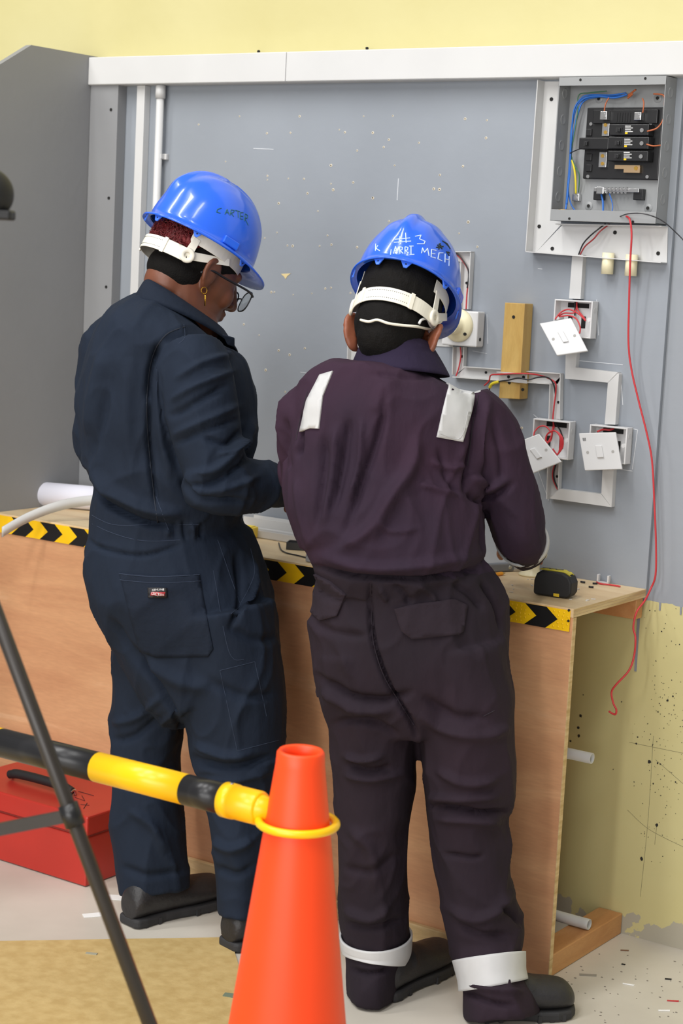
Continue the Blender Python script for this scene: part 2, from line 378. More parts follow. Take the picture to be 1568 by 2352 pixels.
MB().box((-1.5, -.045, H-.062), (XR-.004, -.0135, H-.0185)).build('back_rail', M_rail, wb, bevel=.002)
MB().box((-.22, -BD+.0105, .355), (-.18, -.002, .395)).build('cross_rail', M_rail, wb, bevel=.002)
MB().box((-.80, -BD+.0105, .355), (-.76, -.002, .395)).build('cross_rail', M_rail, wb, bevel=.002)
# hazard tape: flat yellow band with black chevrons, each a piece
M_tapey = mat('yellow_tape', (252, 200, 20), .35, vary=.06, scale=30)
M_tapeb = mat('black_tape', (22, 21, 22), .4, vary=.1, scale=40)
tz1, tz0 = H-.004, H-.046
tp = MB().box((XP+.002, -BD-.0042, tz0), (XR-.006, -BD-.0022, tz1)).build('hazard_tape', M_tapey, wb)
zm = (tz0+tz1)/2; tip0 = onY(1283, 1414, -BD)[0]; PITCHX = .094; BW = .047; SK = .026
k = 0
dots = MB()
while True:
    xt = tip0-k*PITCHX
    if xt-BW-SK < XP+.003: break
    y = -BD-.0043
    MB().prism([(xt-SK-BW, y, tz1), (xt-SK, y, tz1), (xt, y, zm), (xt-SK, y, tz0), (xt-SK-BW, y, tz0), (xt-BW, y, zm)], (0, -.0006, 0)).build('chevron', M_tapeb, tp)
    if xt > -.6:
        for i in range(3):
            for j in range(5):
                zz = tz0+.006+j*.0075; s = abs(zz-zm)
                if xt+.010+i*.0105-s*SK/.021 > XR-.010: continue
                dots.ell((xt+.010+i*.0105-s*SK/.021, y+.0002, zz), np.eye(3), (.0023, .0012, .0023), 6, 4)
    k += 1
tag(dots.build('embossed_dots', M_tapey, tp), kind='stuff')
for u, v in [(1306, 1402), (1305, 1426)]:
    P = onY(u, v, -BD-.0043); MB().cyl(P+EY*.001, P-EY*.001, .0026, n=10).build('tape_screw', M_hole, tp)

# pipes lying inside the bench
def pipe(label, u, v, y, z, L, m, r=.0115):
    P = onY(u, v, y); P[2] = z
    return top(MB().lathe(P, -EX, [(r*.8, .0), (r, .0), (r, L), (r*.8, L), (r*.8, 0)], 20).build('pvc_pipe', m), label, 'pipe')
pz = onY(1352, 1846, -.13)[2]
pipe('white plastic pipe end poking out midway inside the bench', 1352, 1846, -.13, .3955+.0118, .75, M_white)
pipe('grey plastic pipe lying on the bottom rail inside the bench', 1354, 2106, -.145, .0467+.0118, .75, mat('grey_pvc', (196, 196, 194), .4))

# ------------------------------------------------------------------ distribution box
def cx(a, b): return 1180+a*.24745, 160+b*.24745
YF, YB = -.064, WY-.0005
pTL, pBR = onY(1285, 178, YF), onY(1504, 516, YF); pBL, pTR = onY(1262, 504, YF), onY(1531, 174, YF)
bx0, bx1 = (pTL[0]+pBL[0])/2, (pBR[0]+pTR[0])/2; bz1, bz0 = min((pTL[2]+pTR[2])/2, zt0-.001), (pBL[2]+pBR[2])/2
db = thing('distribution_box', 'open grey steel distribution box with black circuit breakers on the board', 'fuse box', ((bx0+bx1)/2, YB, bz0))
s = .0016
MB().box((bx0, YB-s, bz0), (bx1, YB, bz1)).box((bx0, YF, bz0), (bx0+s, YB, bz1)).box((bx1-s, YF, bz0), (bx1, YB, bz1)).box((bx0, YF, bz1-s), (bx1, YB, bz1)).box((bx0, YF, bz0), (bx1, YB, bz0+s)).build('enclosure', M_box, db, bevel=.0004)
MB().box((bx0, YF-.0005, bz1-.017), (bx1, YF+s, bz1)).build('top_flange', M_box, db, bevel=.0004)
MB().box((bx0, YF-.0005, bz0), (bx1, YF+s, bz0+.023)).build('bottom_flange', M_box, db, bevel=.0004)
for a, b in [(618,95),(1220,82),(515,1383),(1105,1412)]:
    P = onY(*cx(a, b), YF); MB().cyl(P+EY*.001, P-EY*.0012, .0028, n=10).build('flange_screw', M_hole, db)
yb = YB-s
def BK(a, b, off=0.0): return onY(*cx(a, b), yb-off)
def bbox(a0, b0, a1, b1, off, th):
    """box between two crop pixels whose front stands off+th from the back plate"""
    A, B = BK(a0, b0, off+th), BK(a1, b1, off+th)
    return (A[0], yb-off, A[2]), (B[0], yb-off-th, B[2])
def disc(a, b, off, r, th, n=14):
    P = BK(a, b, off); return P+EY*.0002, P-EY*th, r
# knock-outs on the outer right side and the inner left wall
for i in range(5):
    z = bz0+.05+i*(bz1-bz0-.08)/4
    MB().lathe((bx1+.0002, (YF+YB)/2, z), EX, [(.0, .0003), (.0085, .0003), (.0098, .0009), (.011, .0003), (.011, -.0002)], 18).build('knockout', M_box, db)
    MB().lathe((bx0+s+.0002, (YF+YB)/2, z), EX, [(.0, .0003), (.0085, .0003), (.0098, .0009), (.011, .0003), (.011, -.0002)], 18).build('knockout', M_box, db)
for a, b in [(1335,265),(695,1265),(1245,1285),(790,270)]:
    P = BK(a, b); MB().lathe(P, -EY, [(.0, .002), (.004, .002), (.0042, .0005), (.008, .002), (.0095, .0)], 18).build('mounting_boss', M_box, db); MB().cyl(P, P-EY*.003, .0035, n=12).build('boss_bolt', M_hole, db)
bb_ = MB().box(*bbox(680, 352, 1335, 1025, .002, .010)).build('breaker_base', M_black, db, bevel=.002)
MB().box(*bbox(735, 370, 1325, 500, .012, .008)).build('base_cover', M_black, bb_, bevel=.0015)
for i in range(6): MB().box(*bbox(950+i*24, 400, 956+i*24, 485, .020, .0012)).build('vent_rib', M_black, bb_)
for a, b in [(718,505),(1272,500),(690,992),(1240,995)]:
    c, d, r = disc(a, b, .012, .0036, .003); MB().cyl(c, d, r, n=12).build('base_screw', M_steel, bb_)
for b in (580, 700, 810, 910): MB().box(*bbox(668, b-30, 715, b+35, .006, .010)).build('base_clip', M_black, bb_, bevel=.001)
def breaker(a0, b0, a1, b1, labels=True, flip=False):
    o = MB().box(*bbox(a0, b0, a1, b1, .0125, .026)).build('breaker', M_black, db, bevel=.0015)
    w = a1-a0; bm_ = (b0+b1)/2
    MB().box(*bbox(a0+.16*w, bm_-22, a0+.31*w, bm_+22, .0386, .0016)).build('toggle_well', M_blackm, o)
    MB().box(*bbox(a0+.20*w, bm_-18, a0+.26*w, bm_+18, .040, .005)).build('toggle', M_black, o, bevel=.0006)
    if labels:
        for i in range(4): MB().box(*bbox(a0+.40*w, bm_-38+i*17, a0+(.60 if i % 2 else .55)*w, bm_-31+i*17, .0386, .0003)).build('print_line', M_white2, o)
        MB().box(*bbox(a0+.40*w, bm_+22, a0+.46*w, bm_+38, .0386, .0003)).build('yellow_mark', M_tapey, o)
        c, d, r = disc(a0+.84*w, bm_+4, .0386, .0052, .001); MB().cyl(c, d, r, n=14).build('terminal_well', M_blackm, o)
        c, d, r = disc(a0+.84*w, bm_+4, .0386, .0042, .002); MB().cyl(c, d, r, n=12).build('terminal_screw', M_steel, o)
    return o
breaker(888, 505, 1245, 612); breaker(876, 622, 1245, 738); breaker(872, 752, 1238, 852)
breaker(605, 630, 872, 740, False)
for a0, b0, a1, b1 in [(800,385,857,465),(1116,395,1176,470)]:
    o = MB().box(*bbox(a0, b0, a1, b1, .020, .016)).build('line_lug', M_steel, db, bevel=.001)
    P = BK((a0+a1)/2, (b0+b1)/2, .036); MB().cyl(P, P-EY*.002, .005, n=14).build('lug_screw', M_steel, o)
for a0, b0, a1, b1 in [(822,478,877,616),(792,765,852,908)]:
    o = MB().box(*bbox(a0, b0, a1, b1, .0125, .006)).build('bus_bar', M_steel, db, bevel=.0005)
    for q in (.25, .75):
        P = BK((a0+a1)/2, b0+(b1-b0)*q, .0185); MB().cyl(P, P-EY*.0015, .0038, n=12).build('bar_screw', M_brass, o)
o = MB().box(*bbox(935, 885, 1165, 925, .0125, .008)).box(*bbox(1020, 900, 1165, 958, .0125, .0078)).build('copper_stab', mat('tinned_copper', (222, 190, 150), .3, metal=1), db)
P = BK(1132, 915, .0205); MB().cyl(P, P-EY*.0015, .0042, n=12).build('stab_screw', M_brass, o)
nb = MB().box(*bbox(770, 1118, 1150, 1134, .0, .012)).build('neutral_bar', M_black, db)
for q in (740, 1110): MB().box(*bbox(q, 1105, q+80, 1210, .0, .0142)).build('bar_foot', M_black, nb, bevel=.001)
MB().box(*bbox(742, 1095, 1155, 1140, .0142, .007)).build('bar', M_steel, nb, bevel=.0005)
for i in range(8):
    a = 800+i*35; P = BK(a, 1105, .0214); MB().cyl(P, P-EY*.004, .0034, n=10).build('bar_screw', M_steel, nb)
    P = BK(a, 1140, .0142); MB().cyl(P, P-EY*.006, .0028, n=8).build('wire_clamp', M_steel, nb)
MB().box(*bbox(765, 1085, 825, 1155, .0216, .006)).build('main_lug', M_steel, nb, bevel=.001)
o = MB().box(*bbox(540, 1152, 600, 1220, .0, .012)).build('earth_lug', M_steel, db, bevel=.001); P = BK(570, 1188, .012); MB().cyl(P, P-EY*.0015, .004, n=12).build('lug_screw', M_steel, o)
P = BK(470, 1315, .03); MB().lathe(P, EZ, [(.010, -.004), (.014, -.004), (.014, .004), (.010, .004), (.010, -.004)], 10).build('conduit_locknut', M_brass, db)
def dwire(pts, m, r=.0014): MB().tube(spline([BK(a, b, o) for a, b, o in pts], 8), r, 7).build('wire', m, db)
dwire([(1050,230,.02),(930,260,.02),(760,245,.02),(640,275,.02),(575,360,.02),(535,550,.02),(525,740,.02),(515,900,.02),(500,1080,.02),(485,1260,.03),(475,1320,.04)], M_blue, .0022)
dwire([(1040,215,.022),(900,235,.022),(700,235,.022),(620,270,.022),(555,380,.024),(535,600,.024),(525,800,.024),(520,960,.02),(505,1120,.02),(530,1250,.02),(590,1335,.02)], M_blue, .0015)
dwire([(1030,240,.016),(800,250,.016),(650,290,.016),(590,420,.018),(550,620,.018),(530,780,.018),(510,1000,.018),(490,1250,.03)], M_blue, .002)
dwire([(860,200,.02),(700,215,.02),(600,240,.02),(590,400,.02),(550,650,.02),(530,780,.02),(560,880,.02),(605,980,.02),(598,1140,.01)], M_green, .0012)
dwire([(535,840,.02),(555,900,.02),(570,1000,.02),(575,1150,.012)], M_yelw, .0022)
dwire([(880,260,.03),(850,320,.03),(838,385,.03)], M_brown); dwire([(1190,265,.03),(1205,310,.03),(1195,400,.03)], M_brown)
dwire([(1130,185,.03),(1060,240,.02),(1100,225,.025),(1055,265,.02)], M_brown, .002)
dwire([(1295,225,.03),(1390,240,.034),(1395,330,.034),(1388,450,.034),(1330,540,.036),(1235,572,.040)], M_brown, .0016)
dwire([(1230,692,.040),(1290,708,.038),(1365,702,.03)], M_brown, .0016)
dwire([(520,775,.026),(600,740,.03),(690,725,.034)], M_blkw, .0011)
dwire([(808,1150,.016),(825,1230,.02),(825,1330,.03),(815,1400,.03)], M_blue, .0022); dwire([(885,1150,.016),(915,1260,.02),(900,1350,.03),(880,1400,.03)], M_blue, .0012)

# open trunking in an L left of and below the box
def chan(parent, name, poly, flanges, depth=.03, m=M_white, y=None):
    """open channel: base sheet of the polygon (px) and upright flanges along px edges"""
    y = WY-.0005 if y is None else y
    MB().prism([onY(u, v, y-.002) for u, v in poly], (0, .0018, 0)).build(name, m, parent)
    for (u0, v0), (u1, v1) in flanges:
        A, B = onY(u0, v0, y-.002), onY(u1, v1, y-.002); n = np.cross(unit(B-A), EY)*.0009
        MB().prism([A-n, B-n, B+n, A+n], (0, -depth, 0)).build('flange', m, parent)
def dot(parent, u, v, y, r=.0036):
    P = onY(u, v, y); MB().cyl(P+EY*.0004, P-EY*.0009, r, n=10).build('screw', M_hole, parent)
ot = thing('open_trunking', 'wide white open trunking in an L around the distribution box', 'trunking', onY(1260, 400, WY))
chan(ot, 'vertical_base', [(1250,187),(1288,187),(1288,516),(1231,579),(1222,579)], [((1250,187),(1222,579))], .03)
chan(ot, 'bottom_base', [(1231,579),(1294,514),(1533,520),(1531,604)], [((1222,579),(1531,604)), ((1290,516),(1533,521))], .03)
for u, v in [(1266,228),(1238,520),(1268,571),(1412,534),(1511,582)]: dot(ot, u, v, WY-.0027, .0042)
for uu, lab in ((1396, 'short white conduit coupler under the open trunking, left of pair'), (1450, 'short white conduit coupler under the open trunking, right of pair')):
    A = onY(uu, 594 if uu < 1420 else 598, -.03); 
    top(MB().lathe(A, -EZ, [(.008, -.012), (.0125, -.012), (.0125, .032), (.0095, .032), (.0095, -.012)], 22).build('conduit_coupler', M_cream), lab, 'coupler')

# ------------------------------------------------------------------ mini trunking runs, switches, lamp holder
def c4(a, b): return 980+a*.375, 560+b*.375
def closed(label, poly, yf=-.028):
    t = thing('mini_trunking', label, 'trunking', onY(*poly[0], WY))
    P = [onY(u, v, yf) for u, v in poly]
    MB().prism([q+EY*.003 for q in P], (0, -yf+WY-.0035, 0)).build('base', M_white, t)
    MB().prism(P, (0, .0029, 0)).build('cover', M_white, t)
    return t
C = lambda *L: [c4(a, b) for a, b in L]
closed('short white trunking dropping from open trunking to upper switch box', C((890,66),(957,70),(940,338),(870,335)))
closed('white trunking elbow below the upper switch, running down then right', C((850,660),(918,660),(910,757),(1168,788),(1108,850),(846,826)))
closed('upright white trunking above the lower right switch', C((1170,790),(1176,800),(1153,1108),(1088,1105),(1108,852)))
closed('upright white trunking below the lower right switch', C((1075,1385),(1143,1385),(1130,1612),(1068,1530)))
closed('bottom white trunking run joining the two lower switches', C((810,1502),(1066,1532),(1130,1613),(752,1560)))
def ochan(label, poly, fl, screws):
    t = thing('open_mini_trunking', label, 'trunking', onY(*poly[0], WY))
    chan(t, 'base', poly, fl, .014)
    for a, b in screws: dot(t, *c4(a, b), WY-.0027, .003)
    return t
ochan('open white trunking with red wire above the lamp holder', C((215,50),(290,50),(290,55),(270,400),(215,400),(228,110),(160,108),(160,50)), [C((160,50),(290,50)), C((287,55),(270,400)), C((228,110),(215,400))], [(243,240)])
ochan('short open white trunking below the lamp holder', C((180,632),(245,632),(240,752),(175,800)), [C((180,632),(175,800)), C((245,632),(240,752))], [(216,690)])
ochan('horizontal open white trunking crossing the pine block', C((240,752),(835,795),(800,858),(175,815)), [C((240,752),(835,795)), C((175,815),(770,858))], [(362,788)])
ochan('upright open white trunking above the lower left switch', C((835,795),(830,1075),(765,1075),(772,858)), [C((835,795),(830,1075)), C((772,858),(765,1075))], [(805,970)])
ochan('upright open white trunking below the lower left switch', C((758,1325),(828,1325),(822,1500),(752,1560)), [C((758,1325),(752,1560)), C((828,1325),(822,1500))], [(797,1425)])
t = ochan('open white trunking corner left of the purple-clad worker', [(807,757),(1040,770),(1040,797),(834,787),(830,900),(803,900)], [((807,757),(1040,770)), ((807,757),(803,900)), ((834,787),(830,900))], [])

def pattress(label, u0, v0, u1, v1, d=.030):
    t = thing('switch_box', label, 'switch box', onY((u0+u1)/2, v1, WY))
    A, B = onY(u0, v0, WY-d), onY(u1, v1, WY-d); x0, z1, x1, z0 = A[0], A[2], B[0], B[2]; w = .0032; y0 = WY-.0005
    y0 = y0-.003
    MB().box((x0, y0-.002, z0), (x1, y0, z1)).build('back', M_white2, t)
    MB().box((x0, WY-d, z0), (x0+w, y0, z1)).build('side', M_white2, t, bevel=.001); MB().box((x1-w, WY-d, z0), (x1, y0, z1)).build('side', M_white2, t, bevel=.001)
    MB().box((x0+w, WY-d, z1-w), (x1-w, y0, z1)).build('side', M_white2, t, bevel=.001); MB().box((x0+w, WY-d, z0), (x1-w, y0, z0+w)).build('side', M_white2, t, bevel=.001)
    zm_ = (z0+z1)/2
    for xx in (x0+w+.005, x1-w-.005): MB().cyl((xx, y0, zm_), (xx, WY-d+.003, zm_), .0045, n=12).build('screw_post', M_white2, t)
    for i in (.25, .6): MB().box((x0+(x1-x0)*i, y0-.0028, z0+.02), (x0+(x1-x0)*i+.010, y0-.002, z0+.045)).build('knockout', M_hole, t)
    MB().box((x0+.02, y0-.0028, z1-.016), (x1-.02, y0-.002, z1-.006)).build('cable_entry', M_hole, t)
    MB().cyl((x1-.0003, (WY-d+y0)/2, zm_+.02), (x1+.0005, (WY-d+y0)/2, zm_+.02), .006, n=14).build('side_knockout', M_white, t)
    return t
pattress('open white switch box highest of three, under the distribution box', *c4(782, 338), *c4(1000, 582))
pattress('open white switch box lower left, full of red wire loops', *c4(652, 1068), *c4(862, 1325))
pattress('open white switch box lower right, mostly behind its faceplate', *c4(998, 1105), *c4(1212, 1352))
def faceplate(label, quad, ys, th=.006, mark=False):
    P = [onY(*c4(a, b), y) for (a, b), y in zip(quad, ys)]
    n = unit(np.cross(P[1]-P[0], P[3]-P[0])); n = n if n[1] < 0 else -n
    t = thing('switch_faceplate', label, 'light switch', sum(P)/4)
    MB().prism([q-n*th for q in P], n*th).build('plate', M_white2, t, bevel=.0015)
    B = lambda s_, r_: P[0]*(1-s_)*(1-r_)+P[1]*s_*(1-r_)+P[2]*s_*r_+P[3]*(1-s_)*r_
    MB().prism([B(s_, r_)+n*.0002 for s_, r_ in ((.40,.34),(.58,.34),(.58,.67),(.40,.67))], n*.0032).build('rocker', M_white2, t, bevel=.0012)
    for s_ in (.16, .84):
        c = B(s_, .52); MB().cyl(c-n*.0003, c+n*.0004, .0032, n=12).build('screw_recess', mat('recess_grey', (168, 166, 162), .6), t)
    if mark:
        for i in range(3): MB().prism([B(s_, r_)+n*.0002 for s_, r_ in ((.09+i*.03,.13),(.105+i*.03,.13),(.105+i*.03,.21),(.09+i*.03,.21))], n*.0003).build('print_mark', M_hole, t)
    return t
faceplate('white light switch plate hanging tilted from the upper box', [(688,487),(882,453),(985,655),(795,684)], (-.075,-.06,-.075,-.09))
faceplate('white light switch plate hanging tilted beside the purple sleeve', [(520,1226),(686,1163),(824,1335),(650,1405)], (-.09,-.075,-.075,-.09))
faceplate('white light switch plate hanging almost upright, lower right', [(929,1160),(1155,1154),(1194,1380),(966,1389)], (-.062,-.055,-.062,-.07), mark=True)

lb = thing('lamp_holder', 'cream round lamp holder on square white box by the helmet', 'lamp holder', onY(1060, 797, WY))
A, B = onY(*c4(100, 402), WY-.034), onY(*c4(302, 634), WY-.034)
MB().box((A[0], WY-.0035, A[2]), (B[0], WY-.034, B[2])).build('back_box', M_white2, lb, bevel=.003)
c0 = onY(*c4(196, 500), WY-.034)
MB().lathe(c0, -EY, [(.0, .0), (.036, .0), (.036, .004), (.033, .009), (.024, .013), (.019, .018), (.0175, .034), (.0165, .036), (.0145, .036), (.0145, .010), (0, .010)], 36).build('holder', M_cream, lb)
MB().lathe(c0-EY*.011, -EY, [(.0143, .0), (.0143, .014), (.013, .014), (.013, 0)], 24).build('brass_sleeve', M_brass, lb)
for a, b in ((232, 553), (150, 455)):
    P = onY(*c4(a, b), WY-.046); MB().cyl(P+EY*.003, P-EY*.001, .0034, n=12).build('screw', M_hole, lb)
P = onY(*c4(308, 585), WY-.02); P[0] = B[0]; MB().cyl(P-EX*.0004, P+EX*.0006, .004, n=12).build('side_hole', M_hole, lb)

wbk = thing('timber_block', 'upright pine timber block screwed to the board behind trunking', 'timber block', onY(1185, 917, WY))
P = [onY(*c4(a, b), -.052) for a, b in ((478,360),(600,367),(566,952),(440,945))]
MB().prism(P, (0, .052+WY-.0035, 0)).build('block', M_pine, wbk, bevel=.001)
for a, b in ((531, 448), (505, 850), (587, 893)): dot(wbk, *c4(a, b), -.0522, .0036)
t = thing('trunking_cover', 'short white trunking piece fixed across the pine block', 'trunking', onY(1180, 870, -.055))
chan(t, 'base', C((440,800),(612,800),(612,856),(440,838)), [C((440,785),(612,798))], .010, y=-.0535)
for a, b in ((500,815),(592,817)): dot(t, *c4(a, b), -.0562, .0033)

def wire(label, pts, m, r=.0016, k=8, name='wire'):
    return top(MB().tube(spline(pts, k), r, 8).build(name, m), label, 'wire')
def w4(pts, y): return [onY(*c4(a, b), yy if yy else y) for a, b, yy in [(q+(None,))[:3] for q in pts]]
wire('thin black wire running down the trunking above lamp holder', w4([(150,45),(200,75),(245,140),(256,190),(247,270)], -.024), M_blkw)
wire('red wire running down the open trunking above lamp holder', w4([(150,50),(200,82),(248,150),(258,210),(246,300),(240,400)], -.022), M_red)
wire('red wire in the short trunking below the lamp holder', w4([(205,632),(208,690),(195,760),(178,810)], -.022), M_red)
wire('red wire along the horizontal trunking past the pine block', w4([(352,868,-.05),(380,840,-.055),(392,805,-.06),(440,800,-.07),(540,795,-.07),(640,797,-.07),(700,808,-.05),(740,822,-.03),(785,850,-.024),(790,900,-.022),(778,1000,-.022),(772,1075,-.022),(780,1130,-.03)], -.03), M_red)
wire('black wire along the horizontal trunking, taped yellow at one end', w4([(385,920,-.05),(387,880,-.06),(440,845,-.068),(500,835,-.07),(560,822,-.07),(620,832,-.07),(680,818,-.06),(742,820,-.035),(775,860,-.026),(788,930,-.02)], -.03), M_blkw)
wire('yellow sleeve on the wire end beside the pine block', w4([(385,880,-.062),(400,858,-.066),(438,845,-.07)], -.06), M_yelw, .0034)
wire('red wires looping inside the upper switch box', w4([(918,345,-.022),(922,400,-.03),(960,450,-.04),(970,470,-.045),(930,430,-.045),(870,402,-.05),(820,420,-.05),(785,462,-.06)], -.03), M_red)
wire('second red wire loop dropping to the upper switch plate', w4([(920,350,-.02),(905,420,-.03),(840,425,-.04),(810,445,-.05),(870,440,-.05),(915,460,-.055),(938,510,-.06),(935,550,-.06)], -.03), M_red)
wire('black wire inside the upper switch box', w4([(908,345,-.02),(905,440,-.022)], -.02), M_blkw)
for i, (dx, dy, L) in enumerate([(0,0,'outer'),(28,22,'middle'),(55,8,'inner')]):
    wire('red wire coil in the lower left switch box, %s loop' % L, w4([(775,1110,-.024),(760,1180+dy,-.045),(730,1230-dy,-.05),(735,1170,-.05),(780,1145,-.055),(825-dx*.2,1180,-.06),(832-dx*.3,1240,-.06),(800,1290,-.06),(770,1310-dx,-.062)], -.04), M_red, .0017)
wire('red wire arching left from the lower left switch box', w4([(765,1160,-.04),(730,1120,-.04),(690,1120,-.04),(660,1150,-.045),(655,1175,-.06)], -.04), M_red)
wire('black wire entering the lower left switch box', w4([(785,1100,-.022),(815,1140,-.022),(832,1190,-.022)], -.022), M_blkw)
wire('red wire in the trunking below the lower left switch', w4([(790,1330,-.02),(770,1400,-.02),(775,1450,-.02),(800,1505,-.02)], -.02), M_red)
wire('black wire in the trunking below the lower left switch', w4([(797,1330,-.022),(778,1400,-.022),(782,1450,-.022),(804,1500,-.022)], -.022), M_blkw)
wire('red wire tucked into the lower right switch box', w4([(1145,1130,-.02),(1120,1140,-.03),(1080,1138,-.035),(1045,1150,-.05)], -.03), M_red, .0022)
def wc(pts): return [onY(*cx(a, b), y) for a, b, y in pts]
wire('black wire from the distribution box down into the lower trunking', wc([(850,1430,-.03),(770,1490,-.04),(700,1550,-.04),(640,1620,-.03),(600,1715,-.022)]), M_blkw)
wire('dark red wire beside the black one below distribution box', wc([(885,1435,-.03),(800,1500,-.042),(740,1570,-.042),(660,1640,-.034),(615,1715,-.026)]), mat('dark_red_wire', (150, 45, 48), .4))
wire('thin black wire curving right out of the distribution box', wc([(985,1362,-.066),(1060,1338,-.08),(1180,1335,-.09),(1300,1365,-.08),(1400,1420,-.06),(1500,1510,-.03),(1568,1580,-.02),(1640,1680,-.02)]), mat('dark_grey_wire', (60, 60, 64), .4), .0012)
# long red wire hanging from the box past the bench
rw = [(1438,497,-.066),(1446,505,-.075),(1450,540,-.078),(1447,600,-.07),(1444,700,-.06),(1443,790,-.05),(1450,850,-.045),(1466,920,-.04),(1486,1000,-.035),(1497,1060,-.03),(1502,1150,-.028),(1506,1250,-.026),(1505,1320,-.024),(1494,1352,-.022),
      (1480,1380,-.05),(1462,1405,-.07),(1454,1440,-.08),(1459,1465,-.09),(1456,1505,-.09),(1444,1540,-.10),(1415,1572,-.11),(1404,1590,-.11),(1408,1615,-.11),(1415,1630,-.11),(1412,1641,-.11),(1398,1634,-.11)]
wire('long red wire hanging from the distribution box past the bench end', [onY(u, v, y) for u, v, y in rw], M_red, .0021, 6)
# ================================================================== people
def rings_mesh(secs, n=28, k=5, cap=True):
    """secs: (centre, e1*a, e2*b) -> smooth loft; returns V, F"""
    S = [np.concatenate(q) for q in secs]
    S = spline(S, k) if len(S) > 2 else S
    V, Fc = [], []
    for q in S:
        c, a, b = q[:3], q[3:6], q[6:9]
        V += [c+a*math.cos(2*math.pi*i/n)+b*math.sin(2*math.pi*i/n) for i in range(n)]
    m = len(S)
    Fc += [(i*n+j, i*n+(j+1) % n, (i+1)*n+(j+1) % n, (i+1)*n+j) for i in range(m-1) for j in range(n)]
    if cap: Fc += [tuple(range(n))[::-1], tuple(range((m-1)*n, m*n))]
    return V, Fc
def view_limb(rows, scale=1.0, shift=0.0):
    """rows: (u, v, h, half width in px, half depth in m) of the silhouette seen in the photo"""
    C_ = [atH(u, v, h) for u, v, h, a, b in rows]; secs = []
    for i, (u, v, h, a, b) in enumerate(rows):
        T = unit(C_[min(i+1, len(C_)-1)]-C_[max(i-1, 0)]); V = unit(C_[i]-CAM)
        e1 = unit(np.cross(T, V)); e2 = unit(np.cross(e1, T)); d = (C_[i]-CAM)@CW
        secs.append((C_[i]+WH*shift, e1*a*d/F*scale, e2*b*scale))
    return secs
def edge_rows(L, h, b, dh=None):
    """L: (v, left, right[, h[, b]])"""
    out = []
    for q in L:
        v, l, r = q[:3]; out.append(((l+r)/2, v, q[3] if len(q) > 3 else h, (r-l)/2, q[4] if len(q) > 4 else b))
    return out
def round_limb(pts, k=5):
    return pts
class Blob(MB):
    def loft(s, secs, **kw):
        V, Fc = rings_mesh(secs, **kw); return s.add(V, Fc)
    def bone(s, pts, k=5, n=14):
        """pts: (P, r)"""
        Q = spline([np.append(np.asarray(p, float), r) for p, r in pts], k) if len(pts) > 2 else [np.append(np.asarray(p, float), r) for p, r in pts]
        s.tube([q[:3] for q in Q], [q[3] for q in Q], n)
        s.ell(Q[0][:3], np.eye(3), (Q[0][3],)*3, 12, 8); return s.ell(Q[-1][:3], np.eye(3), (Q[-1][3],)*3, 12, 8)
    def skin(s, name, m, parent, voxel=.006, smooth=4, after=None):
        """fuse all shapes into one continuous surface"""
        me = bpy.data.meshes.new(name); me.from_pydata(s.v, [], s.f)
        bm = bmesh.new(); bm.from_mesh(me); bmesh.ops.recalc_face_normals(bm, faces=bm.faces); bm.to_mesh(me); bm.free()
        o = bpy.data.objects.new(name, me); COL.objects.link(o)
        r = o.modifiers.new('r', 'REMESH'); r.mode = 'VOXEL'; r.voxel_size = voxel; r.use_smooth_shade = True
        if smooth:
            q = o.modifiers.new('s', 'SMOOTH'); q.factor = .5; q.iterations = smooth
        dg = bpy.context.evaluated_depsgraph_get(); dg.update()
        m2 = bpy.data.meshes.new_from_object(o.evaluated_get(dg)); m2.name = name
        o.modifiers.clear(); o.data = m2; bpy.data.meshes.remove(me)
        if after: after(m2)
        m2.polygons.foreach_set('use_smooth', [True]*len(m2.polygons))
        m2.materials.clear(); m2.materials.append(m)
        adopt(o, parent); return o
def vn(me):
    n = len(me.vertices); v = np.empty(n*3); me.vertices.foreach_get('co', v); v = v.reshape(n, 3)
    w = np.empty(n*3); me.vertex_normals.foreach_get('vector', w); return v, w.reshape(n, 3)
def pixv(v):
    d = v-CAM; t = d@CW; return np.stack([784+F*(d@CR)/t, 1176-F*(d@CU)/t], 1)
